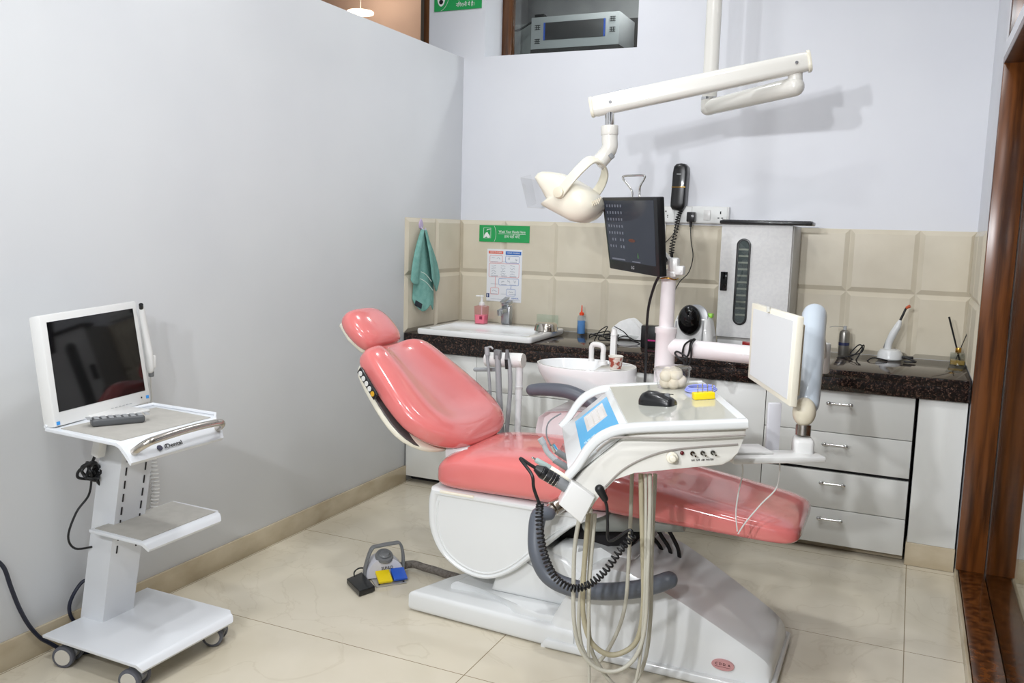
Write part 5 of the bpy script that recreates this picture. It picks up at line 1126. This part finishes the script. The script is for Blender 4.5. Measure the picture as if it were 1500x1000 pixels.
# oral camera in its holder at the right of the screen
oc = thing('oral_camera', 'slim white oral camera clipped at the right edge of the white framed monitor', 'camera', ax(215, 500, .14))
MB().capsule([ax(207, 450, .16), ax(213, 490, .15), ax(218, 520, .15), ax(220, 542, .15)], [.0085, .012, .014, .011], 16).build('camera_body', pl_white, oc)
MB().cyl(ax(207, 452, .16), ax(206.5, 446, .17), .007, .007, 12).build('lens_tip', black_m, oc)
MB().box(ax(221, 530, .15), (.02, .03, .045), None, .005).build('holder', pl_white, oc)
MB().box(ax(221.5, 547, .15), (.012, .016, .022), None, .003).build('grey_button', mgrey_m, oc)
MB().tube([ax(220, 552, .15), ax(221, 570, .12), ax(222, 585, .10), ax(218, 600, .08)], .003, 6).build('cord', pl_white, oc)
# remote control
rm_ = thing('remote_control', 'dark grey remote control lying before the white framed monitor', 'remote control', (.36, -2.77, .7845))
ra, rb = az(133, 620, .792), az(211, 613, .792); rdv = rb-ra; rz_ = math.atan2(rdv.y, rdv.x); Rr_ = Euler((0, 0, rz_)).to_matrix(); rc = (ra+rb)/2; rc.z = .7955
MB().box(rc, (rdv.length, .042, .022), Rr_, .007, 3).build('case', mat('gunmetal', (84, 86, 88), .35), rm_)
kb_ = MB()
for i in range(9):
    for j in range(3): kb_.box(rc+Rr_ @ V((-.075+.019*i, -.012+.012*j, .0115)), (.012, .008, .002), Rr_)
kb_.build('buttons', lgrey_m, rm_, smooth=False)
# mains lead on the floor by the wall
tag(MB().tube([ax(-8, 818, .03), ax(6, 832, .03), ax(16, 860, .03), ax(28, 890, .03), ax(42, 915, .03), ax(58, 933, .03), ax(72, 941, .035), az(92, 951, .008), az(120, 956, .008), az(150, 948, .008)], .0065, 8).build('mains_cable', bluecab_m), 'dark blue mains lead running down the left wall to the trolley', 'cable')

# ------------------------------------------------------------------ foot control
fp = thing('foot_control', 'grey handled foot control with black, yellow and blue pedals on the floor', 'foot pedal', (.68, -1.83, 0))
f0 = az(566, 850, 0); fx = (az(592, 861, 0)-az(550, 867, 0)).normalized(); fy = V((-fx.y, fx.x, 0)); F = lambda x, y, z: f0+fx*x+fy*y+Z_*z
MB().slab([F(-.055, -.055, .006), F(.065, -.055, .006), F(.065, .085, .006), F(-.055, .085, .006)], .005, .001).build('plate', mat('zinc plate', (190, 188, 184), .3, .6), fp)
ho = [(.077*math.cos(a), .080*max(0, math.sin(a))**.85) for a in [PI*i/20 for i in range(21)]]
MB().pillow(ho, F(0, .045, .006), fx, Z_, -fy, [(-.05, .75), (-.045, .9), (-.03, .98), (-.01, 1), (.02, .98), (.03, .93)]).build('housing', mat('pedal white', (214, 214, 222), .4), fp, ang=45)
MB().cyl(F(0, .036, .082), F(0, .030, .094), .036, .033, 28, .002).build('foot_disc', mgrey_m, fp)
MB().cyl(F(0, .030, .094), F(0, .027, .103), .024, .019, 28, .003).build('button_dome', mgrey_m, fp)
text('SUNLD', .017, frame(F(.006, .0115, .046), fx, Z_), ink_m, 'lettering', fp, width=.046)
hn = MB(); hp3_ = [F(-.078, .03, .008), F(-.075, .035, .05), F(-.05, .04, .118), F(-.02, .045, .126), F(.04, .045, .130), F(.066, .045, .126), F(.078, .042, .08), F(.078, .04, .02)]
P, _q = spline(hp3_, [1]*8, 6); R_ = []
for i, p in enumerate(P):
    d_ = (P[min(i+1, len(P)-1)]-P[max(i-1, 0)]).normalized(); s1 = fy-d_*fy.dot(d_); s1.normalize(); s2 = d_.cross(s1)
    R_.append([p+s1*a*.026+s2*b_*.010 for a, b_ in rrect(1, 1, .3, 4)])
hn.rings(R_).build('carry_handle', mgrey_m, fp)
def pedal(m_, nm, x0, x1, y0, y1, z0, z1):
    MB().prism([(y0, z0), (y1, z1), (y1, z1+.014), (y0+.012, z0+.013), (y0-.004, z0+.008)], F(x0, 0, 0), fy, Z_, fx, x1-x0, .002).build(nm, m_, fp)
pedal(yellow_m, 'yellow_pedal', -.042, .012, -.046, .010, .010, .026); pedal(blueped_m, 'blue_pedal', .019, .072, -.042, .012, .011, .027)
bq = [az(508, 856, .0), az(526, 875, 0), az(549, 867, 0), az(530, 846, 0)]
MB().prism([(p.x, p.y) for p in bq], (0, 0, .003), X_, Y_, Z_, .022, .004).build('black_pedal', black_m, fp)
for x, y in ((-.04, -.045), (.055, -.045)): MB().cyl(F(x, y, .006), F(x, y, .009), .004, .004, 10).build('screw', ink_m, fp)
MB().tube([az(520, 848, .02), az(519, 838, .03), az(526, 832, .03), az(536, 832, .02)], .003, 6).build('lead', rubber_m, fp)
MB().tube([F(.07, .05, .03), az(605, 826, .025), az(622, 831, .024), az(640, 836, .024), az(658, 842, .028), (1.02, -1.72, .05), (1.1, -1.72, .09)], .0155, 14).build('ribbed_hose', vary(mat('grey corrugated hose', (116, 110, 104), .6), (96, 90, 84), 120, 2), fp)

# ------------------------------------------------------------------ light
def area(nm, loc, size, power, target=None, col=(1, 1, 1), shape='DISK', spread=PI):
    l = bpy.data.lights.new(nm, 'AREA'); l.shape = shape; l.size = size; l.energy = power; l.color = col; l.spread = spread
    o = bpy.data.objects.new(nm, l); COL.objects.link(o); o.location = V(loc)
    d_ = (V(target)-V(loc)) if target else V((0, 0, -1)); o.rotation_euler = d_.to_track_quat('-Z', 'Y').to_euler(); return o
for x in (1.30, 1.83): area('wall_lamp', (x, -5.0, 2.0), .09, 14, (1.75, -.6, 1.15), (.95, .97, 1), spread=math.radians(105))
for i, (x, y, p) in enumerate(((.8, -.8, 11), (1.25, -2.3, 17), (2.0, -2.6, 10), (1.3, -3.9, 26), (2.1, -4.8, 20), (2.1, -1.0, 2))): area('downlight', (x, y, 3.085), .16, p, None, (.96, .98, 1))
area('next_room_light', (-1.0, .4, 3.02), .25, 2.6, None, (1, .97, .93)); area('store_room_light', (.9, .45, 3.05), .2, 9); area('side_room_light', (W+1.4, -2.2, 3.0), .3, 6)
wd_ = bpy.data.worlds.new('world'); scene.world = wd_; wd_.use_nodes = True; wd_.node_tree.nodes['Background'].inputs[0].default_value = (.8, .85, .9, 1); wd_.node_tree.nodes['Background'].inputs[1].default_value = .25
vs = scene.view_settings; vs.view_transform = 'Standard'; vs.look = 'None'; vs.gamma = 1; vs.exposure = -.19; vs.use_curve_mapping = False
scene.cycles.max_bounces = 10; scene.cycles.transparent_max_bounces = 24
